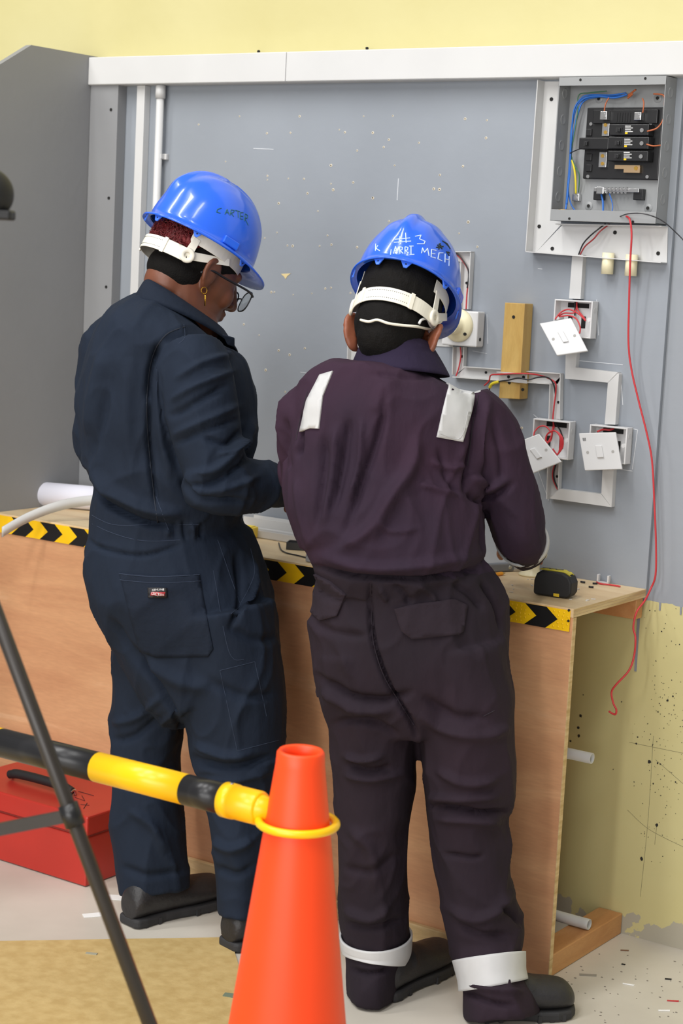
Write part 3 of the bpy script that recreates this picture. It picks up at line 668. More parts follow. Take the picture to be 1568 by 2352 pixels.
def folds(creases, amp=.004, seed=0, fscale=7.0, ridge=0.0):
    """displace cloth: named folds (px polyline, width px, height m) on the camera side, and general crumple everywhere"""
    def fn(me):
        v, n = vn(me); uv = pixv(v); face = np.clip(((CAM-v)*n).sum(1)/np.linalg.norm(CAM-v, axis=1)*3, 0, 1)
        d = np.zeros(len(v))
        for pl, w, hgt in creases:
            P = np.array(spline([np.array(q, float) for q in pl], 6)) if len(pl) > 2 else np.array(pl, float)
            best = np.full(len(v), 1e9); bt = np.zeros(len(v)); L = len(P)-1
            lo, hi = P.min(0)-3*w, P.max(0)+3*w
            sel = np.where((uv[:, 0] > lo[0]) & (uv[:, 0] < hi[0]) & (uv[:, 1] > lo[1]) & (uv[:, 1] < hi[1]))[0]
            if len(sel) == 0: continue
            q = uv[sel]; bd = np.full(len(sel), 1e9); bt = np.zeros(len(sel))
            for i in range(L):
                a, b = P[i], P[i+1]; ab = b-a; t = np.clip(((q-a)@ab)/max(ab@ab, 1e-9), 0, 1)
                dd = np.linalg.norm(q-a-t[:, None]*ab, axis=1); k = dd < bd; bd[k] = dd[k]; bt[k] = (i+t[k])/L
            taper = np.minimum(1, 4*np.minimum(bt, 1-bt)+.15)
            d[sel] += 2.3*hgt*np.exp(-(bd/(w*.72))**2)*taper*face[sel]
        cr = np.array([noise.noise(Vector((p[0]*fscale*1.3+seed, p[1]*fscale*1.3, p[2]*fscale*.8)))+.5*noise.noise(Vector((p[0]*fscale*3.1, p[1]*fscale*3.1+seed, p[2]*fscale*1.9))) for p in v])
        if ridge > 0:
            def rg(p, sc, o):
                a = noise.noise(Vector((p[0]*2.2+o, p[1]*2.2, p[2]*2.2)))*.9
                q = 1-abs(noise.noise(Vector((p[0]*sc+a+o, p[1]*sc-a, p[2]*sc*.62+a*1.5+o))))*2.2
                return max(0, q)**3.0
            d += ridge*(np.array([rg(p, fscale*.95, seed)+.55*rg(p, fscale*1.9, seed+5) for p in v])-.30)
        d += amp*cr
        v2 = v+n*d[:, None]; v2[:, 2] = np.maximum(v2[:, 2], .004)
        me.vertices.foreach_set('co', v2.ravel()); me.update()
    return fn
def bvh_of(o):
    me = o.data; off = Vector((0, 0, 0)); q = o
    while q is not None: off += q.location; q = q.parent
    return BVHTree.FromPolygons([v.co+off for v in me.vertices], [tuple(p.vertices) for p in me.polygons])
def hit(bvh, u, v):
    d = Vector(ray(u, v)).normalized(); loc, nrm, i, t = bvh.ray_cast(Vector(CAM), d)
    if loc is None: return None, None
    return np.array(loc), np.array(nrm)
def patch(bvh, poly, name, m, parent, off=.003, step=9.0, smooth=True, href=3.4):
    """a sewn-on piece of cloth lying on the surface inside the px polygon"""
    poly = [np.array(p, float) for p in poly]; B = []
    for i in range(len(poly)):
        a, b = poly[i], poly[(i+1) % len(poly)]; k = max(1, int(np.linalg.norm(b-a)/step))
        B += [a+(b-a)*j/k for j in range(k)]
    pts = [Vector(p) for p in B]; nb = len(B)
    A = np.array(B); lo, hi = A.min(0), A.max(0)
    def inside(p):
        c = False
        for i in range(nb):
            a, b = A[i], A[i-1]
            if (a[1] > p[1]) != (b[1] > p[1]) and p[0] < (b[0]-a[0])*(p[1]-a[1])/(b[1]-a[1])+a[0]: c = not c
        return c
    y = lo[1]+step*.5
    while y < hi[1]:
        x = lo[0]+step*.5
        while x < hi[0]:
            p = np.array([x, y])
            if inside(p) and min(np.linalg.norm(A-p, axis=1)) > step*.45: pts.append(Vector(p))
            x += step
        y += step
    co, ed, fc, *_ = delaunay_2d_cdt(pts, [(i, (i+1) % nb) for i in range(nb)], [], 1, 1e-4)
    P, N, ok = [], [], []
    for c in co:
        l, n = hit(bvh, c[0], c[1])
        if l is None:
            g = Vector(atH(c[0], c[1], href)); ll, nn, i, t = bvh.find_nearest(g); l, n = np.array(ll), np.array(nn)
        P.append(l); N.append(n)
    P, N = np.array(P), np.array(N)
    nbr = [[] for _ in P]
    for f in fc:
        for i in range(len(f)): nbr[f[i]].append(f[i-1]); nbr[f[i-1]].append(f[i])
    for _ in range(3):
        N = np.array([N[i]+N[nbr[i]].mean(0) if nbr[i] else N[i] for i in range(len(N))]); N /= np.linalg.norm(N, axis=1)[:, None]
    kk = len(P); V = list(P+N*off)+list(P-N*.004)
    Fc = [tuple(f) for f in fc]+[tuple(i+kk for i in f)[::-1] for f in fc]
    cnt = {}
    for f in fc:
        for i in range(len(f)): e = (f[i-1], f[i]); cnt[tuple(sorted(e))] = cnt.get(tuple(sorted(e)), [])+[e]
    for e in cnt.values():
        if len(e) == 1: a, b = e[0]; Fc.append((b, a, a+kk, b+kk))
    mb = MB().add(V, Fc, False); mb.sm = [i < len(fc) for i in range(len(Fc))]
    return mb.build(name, m, parent)
def seam(bvh, pl, name, m, parent, r=.0011, off=.0006, k=6):
    pts = []
    for q in (spline([np.array(p, float) for p in pl], k) if len(pl) > 2 else [np.array(pl[0])+(np.array(pl[1])-np.array(pl[0]))*i/10 for i in range(11)]):
        l, n = hit(bvh, *q)
        if l is None: continue
        if pts and np.linalg.norm(l-pts[-1]) > .06: continue
        pts.append(l+n*off)
    if len(pts) < 2: return None
    return MB().tube(pts, r, 6).build(name, m, parent)

def hand(B, wrist, d, palm_n, side, size=1.0, curl=.5):
    """palm, four unequal curled fingers and a thumb that leaves the side of the palm; side = thumb side"""
    w = np.asarray(wrist, float); d = unit(d); pn = unit(np.asarray(palm_n)-d*(np.asarray(palm_n)@d)); s = unit(np.asarray(side)-d*(np.asarray(side)@d)-pn*(np.asarray(side)@pn)); z = size
    B.ell(w+d*.045*z, (d, s, pn), (.052*z, .040*z, .016*z)); B.ell(w+d*.07*z, (d, s, pn), (.025*z, .041*z, .014*z)); B.bone([(w-d*.03, .022*z), (w+d*.02*z, .021*z)])
    for i, (o, L) in enumerate(((.030, .070), (.010, .080), (-.010, .074), (-.029, .058))):
        p = w+d*(.083-abs(o)*.2)*z+s*o*z; a = .25+curl*.5+.08*i; path = [(p-d*.02*z, .0092*z), (p, .0092*z)]
        for j, q in enumerate((.45, .32, .23)):
            dd = d*math.cos(a)+pn*math.sin(a); p = p+dd*L*q*z; path.append((p, (.0086-.0009*j)*z)); a += .25+curl*.7
        B.bone(path, 3, 10)
    p = w+d*.022*z+s*.03*z
    B.bone([(p, .013*z), (p+(d*.6+s*.7+pn*.3)*.032*z, .0108*z), (p+(d*.95+s*.75+pn*.45)*.052*z, .0095*z), (p+(d*1.35+s*.55+pn*.6)*.066*z, .008*z)], 4, 12)

def frame(psi, nod, tilt=0.0):
    """right, forward, up axes of a head turned psi to the right of the view and nodded forward"""
    f0 = math.cos(psi)*WH+math.sin(psi)*RH; r0 = np.cross(f0, EZ)
    f1 = f0*math.cos(nod)-EZ*math.sin(nod); u1 = EZ*math.cos(nod)+f0*math.sin(nod)
    c, s = math.cos(tilt), math.sin(tilt)
    return r0*c+u1*s, f1, u1*c-r0*s

M_skin1 = mat('brown_skin', (112, 66, 46), .45, vary=.08, scale=20, bump=.03, bscale=150)
M_skin2 = mat('warm_brown_skin', (138, 80, 56), .45, vary=.08, scale=20, bump=.03, bscale=150)
M_hair = mat('black_hair', (15, 13, 12), .8, vary=.2, scale=60, bump=.25, bscale=300, spec=.2)
M_hairr = mat('red_dyed_hair', (110, 26, 30), .55, vary=.25, scale=80, bump=.4, bscale=200)
M_eye = mat('eye_white', (225, 220, 212), .2); M_iris = mat('eye_dark', (34, 22, 16), .2)
def head(B, c, fr, s=1.0):
    R_, Fw, U = fr; ax = (R_, Fw, U); L = lambda x, y, z: np.asarray(c)+(R_*x+Fw*y+U*z)*s
    E = lambda p, r: B.ell(L(*p), ax, tuple(q*s for q in r), 28, 18)
    E((0, -.012, .035), (.074, .094, .092)); E((0, .020, -.012), (.066, .074, .085)); E((0, .030, -.062), (.054, .062, .052))
    E((0, .068, -.094), (.026, .022, .020)); E((0, .058, -.070), (.042, .034, .036))
    E((0, .076, .022), (.048, .016, .016)); E((.034, .066, -.030), (.024, .022, .028)); E((-.034, .064, -.030), (.024, .022, .028))
    B.bone([(L(0, .092, .010), .008*s), (L(0, .104, -.014), .010*s), (L(0, .110, -.030), .0135*s)], 4); E((.014, .098, -.034), (.010, .011, .008)); E((-.014, .098, -.034), (.010, .011, .008))
    E((0, .092, -.056), (.024, .012, .007)); E((0, .090, -.068), (.022, .013, .008))
    E((0, -.045, -.055), (.052, .05, .06))
def ear(B, c, fr, sx, s=1.0, out=.35):
    R_, Fw, U = fr; L = lambda x, y, z: np.asarray(c)+(R_*x*sx+Fw*y+U*z)*s
    o = out
    rim = [(.066, .014, -.022), (.074, .016, .002), (.076+.010*o, .006, .016), (.080+.022*o, -.010, .018), (.082+.032*o, -.021, .006), (.080+.032*o, -.022, -.014), (.078+.022*o, -.014, -.032), (.072+.010*o, -.002, -.046), (.068, .010, -.044)]
    B.bone([(L(*p), .0058*s) for p in rim], 5, 10)
    B.bone([(L(.074, -.002, .004), .007*s), (L(.078, -.009, -.012), .0075*s), (L(.074, -.004, -.030), .008*s), (L(.072, .002, -.042), .0085*s)], 4, 10)
    B.ell(L(.076+.014*o, -.003, -.012), (unit(R_*sx+Fw*.4*o), unit(Fw-R_*sx*.7*o), U), (.0075*s, .021*s, .031*s))

def tone(me, cols, fn):
    """second material on faces where fn(centre) is true"""
    pass

# ------------------------------------------------------------------ hard hat
M_hat = mat('blue_hat_plastic', (42, 102, 232), .22, coat=.3)
M_hatin = mat('blue_hat_lug', (60, 116, 236), .4)
M_susp = mat('ivory_suspension', (236, 232, 218), .4)
def hard_hat(name_label, c, fr, ax_=.100, ay=.122, hz=.128):
    R_, Fw, U = fr; c = np.asarray(c, float)
    hh = thing('hard_hat', name_label, 'hard hat', c)
    L = lambda x, y, z: c+R_*x+Fw*y+U*z
    def shell(off, flip=False):
        V, Fc = [], []; n, m = 72, 22
        for i in range(m+1):
            e = math.pi/2*(1-i/m)        # 90deg top .. 0 rim
            for k in range(n):
                a = 2*math.pi*k/n; ce, se = math.cos(e)**.80, math.sin(e)
                x, y, z = (ax_-off)*ce*math.cos(a), (ay-off)*ce*math.sin(a), (hz-off)*se
                w = max(0, min(1, (se-.25)/.4)); w = w*w*(3-2*w)
                g = (.0085*math.exp(-(x/.012)**4) + .0045*(1/(1+math.exp((abs(x)-.047)/.0025))))*w*(1 if off == 0 else .6)
                f = 1+g/hz
                V.append(L(x*(1+g*.3/hz), y*f, z*f))
        for i in range(m):
            for k in range(n): Fc.append((i*n+k, i*n+(k+1) % n, (i+1)*n+(k+1) % n, (i+1)*n+k))
        return V, Fc, n, m
    V, Fc, n, m = shell(0); V2, F2, _, _ = shell(.0028)
    mb = MB().add(V, Fc, True); k0 = len(V); mb.add(V2, [f[::-1] for f in F2], True)
    # brim: narrow gutter all round, long peak in front
    rim = []
    for j, (o, dz) in enumerate(((0, 0), (.3, -.001), (1.0, -.006), (1.0, -.010), (.3, -.0045), (-.0, -.0035))):
        for k in range(n):
            a = 2*math.pi*k/n; fr_ = max(0, math.sin(a)); bk = max(0, -math.sin(a))
            w = .0085+.034*fr_**3.0+.004*bk**3; ca, sa = math.cos(a), math.sin(a)
            nx, ny = ca/ax_, sa/ay; l = math.hypot(nx, ny); nx, ny = nx/l, ny/l
            off = 0 if j < 5 else -.0028
            droop = -(.010*fr_**3.0)*o
            rim.append(L(ax_*ca+nx*(w*o+off), ay*sa+ny*(w*o+off), dz+droop))
    k1 = len(mb.v)
    mb.add(rim, [(j*n+k, j*n+(k+1) % n, (j+1)*n+(k+1) % n, (j+1)*n+k) for j in range(5) for k in range(n)], True)
    mb.build('shell', M_hat, hh)
    # lugs under the rim and slot housings on the sides
    for a in (-75, -105, 28, 152, -28, -152):
        a = math.radians(a); ca, sa = math.cos(a), math.sin(a); t = np.array([-sa*ax_, ca*ay]); t = t/np.linalg.norm(t); q = np.array([ax_*ca, ay*sa])*1.02
        A = [(q[0]-t[0]*.011, q[1]-t[1]*.011, -.006), (q[0]+t[0]*.011, q[1]+t[1]*.011, -.006), (q[0]+t[0]*.003, q[1]+t[1]*.003, -.019), (q[0]-t[0]*.003, q[1]-t[1]*.003, -.019)]
        nn = unit(R_*ca/ax_+Fw*sa/ay)
        lg = MB().prism([L(*p) for p in A], nn*.003).build('lug', M_hatin, hh, bevel=.0006)
        h0 = L(q[0], q[1], -.012); MB().cyl(h0+nn*.0025, h0+nn*.0034, .0016, n=8).build('lug_hole', M_hole, lg)
    for a in (0, 180):
        a = math.radians(a); ca, sa = math.cos(a), math.sin(a)
        MB().obox(L(ax_*ca*1.01, ay*sa+.012, .008), (R_, Fw, U), (.004, .018, .008)).build('slot_housing', M_hat, hh, bevel=.002)
    # suspension: headband under the rim, strap round the nape, round ratchet joints
    def band(pts, h, th, name, par):
        V, Fc = [], []; mm = len(pts)
        for i, (p, nn) in enumerate(pts):
            V += [p+U*h/2+nn*th, p-U*h/2+nn*th, p-U*h/2, p+U*h/2]
        for i in range(mm-1):
            for j in range(4): Fc.append((i*4+j, i*4+(j+1) % 4, (i+1)*4+(j+1) % 4, (i+1)*4+j))
        Fc += [(0, 1, 2, 3), ((mm-1)*4+3, (mm-1)*4+2, (mm-1)*4+1, (mm-1)*4)]
        return MB().add(V, Fc, False).build(name, M_susp, par, bevel=.0006)
    def arc(a0, a1, rx, ry, z0, z1, cy=0.0, n_=26):
        out = []
        for i in range(n_+1):
            s_ = i/n_; a = math.radians(a0+(a1-a0)*s_); out.append((L(rx*math.cos(a), cy+ry*math.sin(a), z0+(z1-z0)*s_), unit(R_*math.cos(a)/rx+Fw*math.sin(a)/ry)))
        return out
    hb = band(arc(-30, 210, .0815, .104, -.014, -.014, -.004, 40), .026, .0016, 'headband', hh)
    return hh, L, band, arc

def finish_suspension(hh, L, band, arc, fr, napez=-.052, nrx=.078, nry=.098, napey=-.004, ang=14, hh_=.028, up=-.016):
    R_, Fw, U = fr
    ns = band(arc(180+ang, 360-ang, nrx, nry, napez, napez, napey, 40), hh_, .0018, 'nape_strap', hh)
    for a in (235, 305): 
        p, nn = arc(a, a+1, nrx+.001, nry+.001, napez, napez, napey, 1)[0]
        MB().obox(p+nn*.0018, (nn, np.cross(U, nn), U), (.0012, .004, hh_/2+.002)).build('strap_slider', M_susp, ns, bevel=.0004)
    holes_ = MB()
    for j in (-1, 1):
        for i in range(22):
            p, nn = arc(245+i*2.6, 246, nrx+.002, nry+.002, napez, napez, napey, 1)[0]
            holes_.cyl(p+U*j*.0075-nn*.001, p+U*j*.0075+nn*.0004, .0007, n=5)
    tag(holes_.build('strap_holes', M_hole, ns), kind='stuff')
    for a in (180+ang, 360-ang):
        p, nn = arc(a, a+1, nrx+.0012, nry+.0012, napez, napez, napey, 1)[0]
        rk = MB().lathe(p, nn, [(.006, .0), (.0155, .0), (.0155, .004), (.013, .0055), (.0065, .0055), (.006, .0045), (.006, .0)], 24).build('ratchet_joint', M_susp, hh)
        # arm from joint up to the headband
        sx = 1 if (p-L(0, 0, 0))@R_ > 0 else -1
        for dy, dz in ((-.045, up), (.040, up-.006)):
            b = L(sx*.083*math.sqrt(max(.1, 1-(dy/.11)**2)), dy, dz)
            w = unit(np.cross(b-p, nn))*.009; nn2 = nn*.002
            MB().prism([p-w, b-w*.8, b+w*.8, p+w], nn2).build('suspension_arm', M_susp, hh, bevel=.0005)

# ------------------------------------------------------------------ shoes
M_boot = mat('black_leather_boot', (36, 35, 37), .5, vary=.15, scale=40, bump=.15, bscale=120)
M_sole = mat('dark_rubber_sole', (44, 44, 46), .75, vary=.15, scale=30)
def shoe(parent, heel, toe, ank, label=None, w=.047, L=.275, m=M_boot):
    heel = np.asarray(heel, float); d = unit(np.asarray(toe, float)-heel); d[2] = 0; d = unit(d); s = np.cross(EZ, d)
    B = Blob(); secs = []
    for t, hw, hz in ((0, .026, .055), (.06, .036, .075), (.2, .037, .085), (.42, .040, .075), (.6, .046, .062), (.78, .048, .056), (.92, .040, .050), (1.0, .018, .032)):
        c = heel+d*t*L; secs.append((c+EZ*(.014+hz/2), s*hw*w/.047, EZ*hz/2))
    B.loft(secs)
    a0 = heel+d*.065+EZ*.06; B.bone([(a0, .036), (np.asarray(ank, float), .040)], 3)
    o = B.skin('shoe', m, parent, .0045, 5)
    S = MB(); out = [(-.004, .024), (.02, .034), (.10, .036), (.30, .032), (.45, .036), (.62, .046), (.78, .0495), (.92, .042), (.985, .028), (1.015, .010)]
    P = [heel+d*t*L+s*hw*w/.047 for t, hw in out]+[heel+d*t*L-s*hw*w/.047 for t, hw in out[::-1]]
    S.prism([p+EZ*.001 for p in P], (0, 0, .020)).build('sole', M_sole, o, bevel=.006, seg=3)
    for t in (.10, .24, .60, .72, .84):
        S2 = MB().obox(heel+d*t*L+EZ*.008, (d, s, EZ), (.004, .047*w/.047*(1.0 if t > .5 else .74), .007)).build('tread_lug', M_sole, o)
    return o

# ================================================================== worker in navy (left)
M_nav = mat('navy_twill', (28, 37, 52), .85, vary=.10, scale=5, bump=.35, bscale=30, bstretch=(1, 1, .55), spec=.2)
M_nav2 = mat('navy_twill_patch', (26, 34, 48), .85, bump=.3, bscale=40, spec=.2)
M_navs = mat('navy_seam', (26, 33, 46), .8); M_navt = mat('navy_thread', (42, 53, 73), .9)
h = 3.70
p1 = thing('person', 'person in navy coverall and blue hard hat, turned right, looking down', 'person', onZ(400, 2120))
torso1 = edge_rows([(700,366,462,3.72,.06),(722,304,488,3.72,.112),(760,232,520,3.71,.165),(810,196,545,3.71,.178),(860,184,572,3.71,.180),(920,182,588,3.71,.178),(980,184,590,3.71,.172),(1040,190,584,3.71,.165),(1100,208,572,3.70,.158),(1150,214,560,3.70,.152),(1185,204,546,3.70,.148),(1215,200,556,3.70,.146)], h, .16)
hips1 = edge_rows([(1195,208,546,3.70,.142),(1225,196,560,3.70,.148),(1260,190,580,3.70,.156),(1310,194,602,3.70,.165),(1360,214,616,3.70,.168),(1420,250,630,3.69,.165),(1490,276,644,3.68,.150),(1560,316,650,3.66,.135),(1620,360,652,3.64,.115)], h, .16)
legL1 = edge_rows([(1400,240,420,3.74,.12),(1500,261,440,3.75,.11),(1600,258,425,3.76,.10),(1680,254,414,3.76,.095),(1750,253,408,3.76,.09),(1820,254,415,3.75,.088),(1900,257,421,3.74,.086),(1980,265,428,3.73,.085),(2044,272,434,3.72,.08)], h, .1)
legR1 = edge_rows([(1400,380,628,3.64,.13),(1500,400,644,3.63,.12),(1600,415,655,3.62,.11),(1680,428,657,3.62,.105),(1740,444,652,3.62,.10),(1800,468,646,3.62,.095),(1870,476,632,3.61,.09),(1950,488,616,3.60,.086),(2030,495,604,3.60,.083),(2098,497,596,3.59,.08)], h, .1)
B = Blob().loft(view_limb(torso1)).loft(view_limb(hips1)).loft(view_limb(legL1)).loft(view_limb(legR1))
# right arm (towards the camera), left arm beyond the torso
B.loft(view_limb([(440,800,3.575,70,.075),(452,850,3.555,82,.08),(460,910,3.54,86,.078),(470,980,3.53,84,.074),(484,1040,3.525,78,.07),(500,1085,3.52,76,.068)]))
B.loft(view_limb([(440,1085,3.52,40,.045),(462,1100,3.515,62,.06),(500,1110,3.515,72,.066),(550,1112,3.55,66,.060),(600,1116,3.60,54,.050),(640,1122,3.645,44,.040)]))
sL, eL, wL = atH(262, 805, 3.85), atH(240, 1035, 3.86), atH(440, 1130, 4.0)
B.bone([(sL, .075), (.5*(sL+eL), .068), (eL, .056), (.45*eL+.55*wL, .052), (wL, .042)], 6)
creases1 = [
 ([(345,900),(340,1000),(348,1080),(360,1160)], 9, -.010), ([(365,790),(345,850),(338,920)], 10, -.010), ([(380,800),(364,900),(372,1010),(392,1100)], 16, .006),
 ([(385,960),(450,925),(530,880)], 12, -.005), ([(390,920),(450,885),(540,850)], 10, .005), ([(400,870),(470,830),(530,815)], 10, .004), ([(395,1000),(470,965),(555,930)], 10, .004), ([(400,1020),(470,990),(560,960)], 9, -.004),
 ([(415,1100),(440,1135),(500,1150),(570,1150)], 9, -.006), ([(440,1090),(500,1075),(560,1010),(585,960)], 12, .006), ([(430,1115),(480,1110),(545,1075),(570,1040)], 9, -.006), ([(470,1130),(530,1120),(600,1090)], 10, .004),
 ([(460,1000),(520,1020),(560,985)], 9, -.005), ([(500,1045),(540,1030),(565,1000)], 8, .005),
 ([(240,800),(215,900),(200,1000)], 18, .005), ([(260,830),(235,950),(215,1060)], 16, -.005), ([(300,820),(290,950),(300,1080)], 22, .004), ([(210,1110),(250,1160),(330,1200),(400,1210)], 9, -.011), ([(215,1080),(260,1130),(340,1170),(420,1180)], 18, .009),
 ([(190,1235),(250,1265),(330,1275),(420,1250)], 7, -.004), ([(420,1195),(425,1240)], 6, -.004), ([(400,1200),(402,1235)], 5, -.004), ([(440,1200),(446,1240)], 5, .004), ([(460,1200),(462,1235)], 5, -.004), ([(385,1205),(385,1232)], 5, .004),
 ([(545,1270),(552,1340),(548,1400),(530,1440)], 10, -.007), ([(575,1280),(580,1350),(560,1400)], 8, .006),
 ([(300,1480),(340,1540),(400,1640),(430,1700)], 10, -.008), ([(255,1420),(300,1500),(350,1560)], 12, -.006), ([(330,1520),(400,1560),(480,1580)], 22, .006),
 ([(440,1740),(500,1760),(570,1755),(630,1735)], 12, -.007), ([(445,1710),(510,1735),(580,1730)], 12, .006), ([(470,1790),(540,1790),(620,1770)], 12, .005), ([(480,1840),(540,1825),(610,1820)], 11, -.005), ([(260,1700),(310,1690),(380,1640)], 12, -.005), ([(258,1660),(310,1650),(370,1600)], 12, .005),
 ([(260,1800),(320,1790),(400,1760)], 12, -.005), ([(300,1860),(350,1900),(380,1960)], 14, .005), ([(490,1930),(530,1950),(580,1930)], 14, .006), ([(495,1990),(540,2010),(590,1990)], 12, -.005), ([(280,1990),(340,2010),(420,2000)], 12, -.004), ([(470,1560),(560,1600),(640,1590)], 16, -.004), ([(520,1440),(590,1470),(640,1460)], 14, -.004)]
cv1 = B.skin('coverall', M_nav, p1, .0050, 4, folds(creases1, .0030, 3.1, ridge=.0070))
bv1 = bvh_of(cv1)
for pl in ([(505,1540),(585,1520)],[(585,1520),(612,1645)],[(505,1540),(545,1725)],[(545,1725),(640,1700)],[(490,1310),(525,1495),(560,1515)],[(500,1240),(545,1370),(552,1390),(530,1410)],[(575,1260),(585,1310),(572,1350),(550,1390)],
           [(195,1195),(260,1225),(330,1242),(420,1240)],[(205,1180),(260,1205),(340,1205)],[(422,745),(424,775),(410,790)],[(358,1140),(390,1225)],[(410,1205),(460,1205)]):
    seam(bv1, pl, 'stitching', M_navt, cv1, .0007, .0001)
for pl in ([(425,750),(380,770),(350,820),(338,900),(338,980),(345,1060),(355,1150),(362,1200)],):
    seam(bv1, pl, 'pleat_edge', M_navs, cv1, .0016, -.0006)
patch(bv1, [(275,1316),(365,1322),(457,1318),(468,1380),(490,1490),(478,1508),(360,1510),(322,1496),(300,1420)], 'back_pocket', M_nav2, cv1, .0026, href=h)
bv1b = bvh_of(cv1)
seam(bv1, [(275,1318),(360,1325),(457,1320)], 'stitching', M_navt, cv1, .0009, .0028); seam(bv1, [(277,1332),(360,1339),(459,1335)], 'stitching', M_navt, cv1, .0007, .0028)
# woven brand tab on the pocket
lt = patch(bv1, [(341,1350),(383,1350),(384,1372),(342,1373)], 'brand_tab', mat('black_tab', (20, 18, 22), .6), cv1, .0055, 6, href=h)
patch(bv1, [(350,1360),(379,1358),(377,1367),(348,1368)], 'red_logo_field', mat('tab_red', (178, 44, 52), .6), lt, .0066, 4, href=h)
def word(text, bvh, u0, v0, u1, v1, hgt, m, parent, name, off=.008, font_off=.0):
    """lettering laid on a surface along a px baseline"""
    cu = bpy.data.curves.new('txt', 'FONT'); cu.body = text; cu.size = 1.0
    to = bpy.data.objects.new('txt', cu); COL.objects.link(to); dg = bpy.context.evaluated_depsgraph_get(); dg.update()
    me = bpy.data.meshes.new_from_object(to.evaluated_get(dg)); bpy.data.objects.remove(to)
    v = np.array([q.co[:] for q in me.vertices]); w = v[:, 0].max(); V = []
    for q in v:
        s_ = q[0]/w; u, vv = u0+(u1-u0)*s_, v0+(v1-v0)*s_-q[1]*hgt; l, n = hit(bvh, u, vv)
        V.append(l+n*off if l is not None else atH(u, vv, h))
    Fc = [tuple(p.vertices) for p in me.polygons]; bpy.data.meshes.remove(me)
    return MB().add(V, Fc).build(name, m, parent, recalc=False)
word('GENUINE', bv1, 352, 1358, 377, 1356.5, 6, M_white2, lt, 'logo_lettering', .0068)
word('Dickies', bv1, 351, 1366.5, 376, 1365.5, 9, M_white2, lt, 'logo_lettering', .0076)

def collar(name, m, parent, c, e1, e2, up, thick=.006, n=40, stand=.035, fall=.05, flare=1.16, gap=0.0):
    """folded collar: stand inside, fall outside"""
    prof = [(1.0, -.012), (.97, stand*.6), (.95, stand), (1.0, stand+.006), (1.06, stand), (flare, stand-fall), (flare+.02, stand-fall-.001), (flare+.02, stand-fall+.004)]
    V = []; 
    for r, z in prof:
        for k in range(n):
            a = 2*math.pi*k/n; V.append(c+e1*r*math.cos(a)+e2*r*math.sin(a)+up*z)
    Fc = [(i*n+k, i*n+(k+1) % n, (i+1)*n+(k+1) % n, (i+1)*n+k) for i in range(len(prof)-1) for k in range(n)]
    o = MB().add(V, Fc, True).build(name, m, parent)
    q = o.modifiers.new('t', 'SOLIDIFY'); q.thickness = .003; q.offset = 0
    return o
def ring_collar(m, parent, rings):
    V, Fc = rings_mesh(rings, 48, 4, cap=False); o = MB().add(V, Fc, True).build('collar', m, parent)
    q = o.modifiers.new('t', 'SOLIDIFY'); q.thickness = .004; q.offset = 0
    return o
def ring_px(a, b, e2):
    A, B = atH(*a), atH(*b); return ((A+B)/2, (B-A)/2, np.asarray(e2, float))
clp1 = ring_collar(M_nav2, cv1, [ring_px((306,702,3.69),(545,812,3.75),-WH*.112+EZ*.036), ring_px((308,696,3.69),(543,806,3.75),-WH*.113+EZ*.038), ring_px((322,666,3.69),(524,776,3.75),-WH*.096+EZ*.026), ring_px((334,647,3.69),(510,756,3.75),-WH*.083+EZ*.014),
    ring_px((344,650,3.69),(500,758,3.75),-WH*.072+EZ*.012), ring_px((346,690,3.69),(500,790,3.75),-WH*.070)])
MB().prism([atH(510, 768, 3.62), atH(538, 776, 3.64), atH(538, 798, 3.645), atH(522, 792, 3.63)], WH*.012).build('lapel_tip', M_nav2, cv1, bevel=.002)

# head, neck, arms, hands: the body under the clothes
fr1 = frame(math.radians(58), math.radians(27), math.radians(0)); hc1 = atH(462, 557, 3.74)      # hat rim centre
R1, F1, U1 = fr1; hd1 = hc1 - U1*.050 + F1*.018
Bd = Blob(); head(Bd, hd1, fr1, .98); ear(Bd, hd1, fr1, 1, .90, .35); ear(Bd, hd1, fr1, -1, .90, .35)
nk = atH(425, 760, 3.72); Bd.bone([(hd1-U1*.035-F1*.022, .058), (.5*(hd1-U1*.06-F1*.02)+.5*nk, .060), (nk, .070)], 5, 20)
for L_ in (torso1, hips1, legL1, legR1): Bd.loft(view_limb(L_[3:] if L_ is torso1 else L_, .60))
wR = atH(648, 1124, 3.66); eR = atH(470, 1105, 3.52)
Bd.bone([(atH(440, 850, 3.60), .04), (atH(462, 930, 3.55), .038), (atH(484,1085,3.525), .034), (atH(560,1112,3.54), .032), (wR, .026)], 5); Bd.bone([(sL, .045), (.5*(sL+eL), .04), (eL, .034), (.45*eL+.55*wL, .03), (wL, .026)], 5)
hand(Bd, wR, atH(690, 1122, 3.76)-wR, -EZ, WH, .95, .5); hand(Bd, wL, atH(540, 1150, 4.0)-wL, -EZ-RH*.2, -WH, .95, .5)
body1 = Bd.skin('body', M_skin1, p1, .0040, 4)
for sx in (-1, 1):
    q = hd1+(R1*sx*.031+F1*.069-U1*.003)*.98; ey = MB().ell(q, (R1, F1, U1), (.0115,)*3, 14, 10).build('eye', M_eye, body1); MB().ell(q+F1*.0085, (R1, F1, U1), (.0055, .004, .0055), 10, 8).build('iris', M_iris, ey)
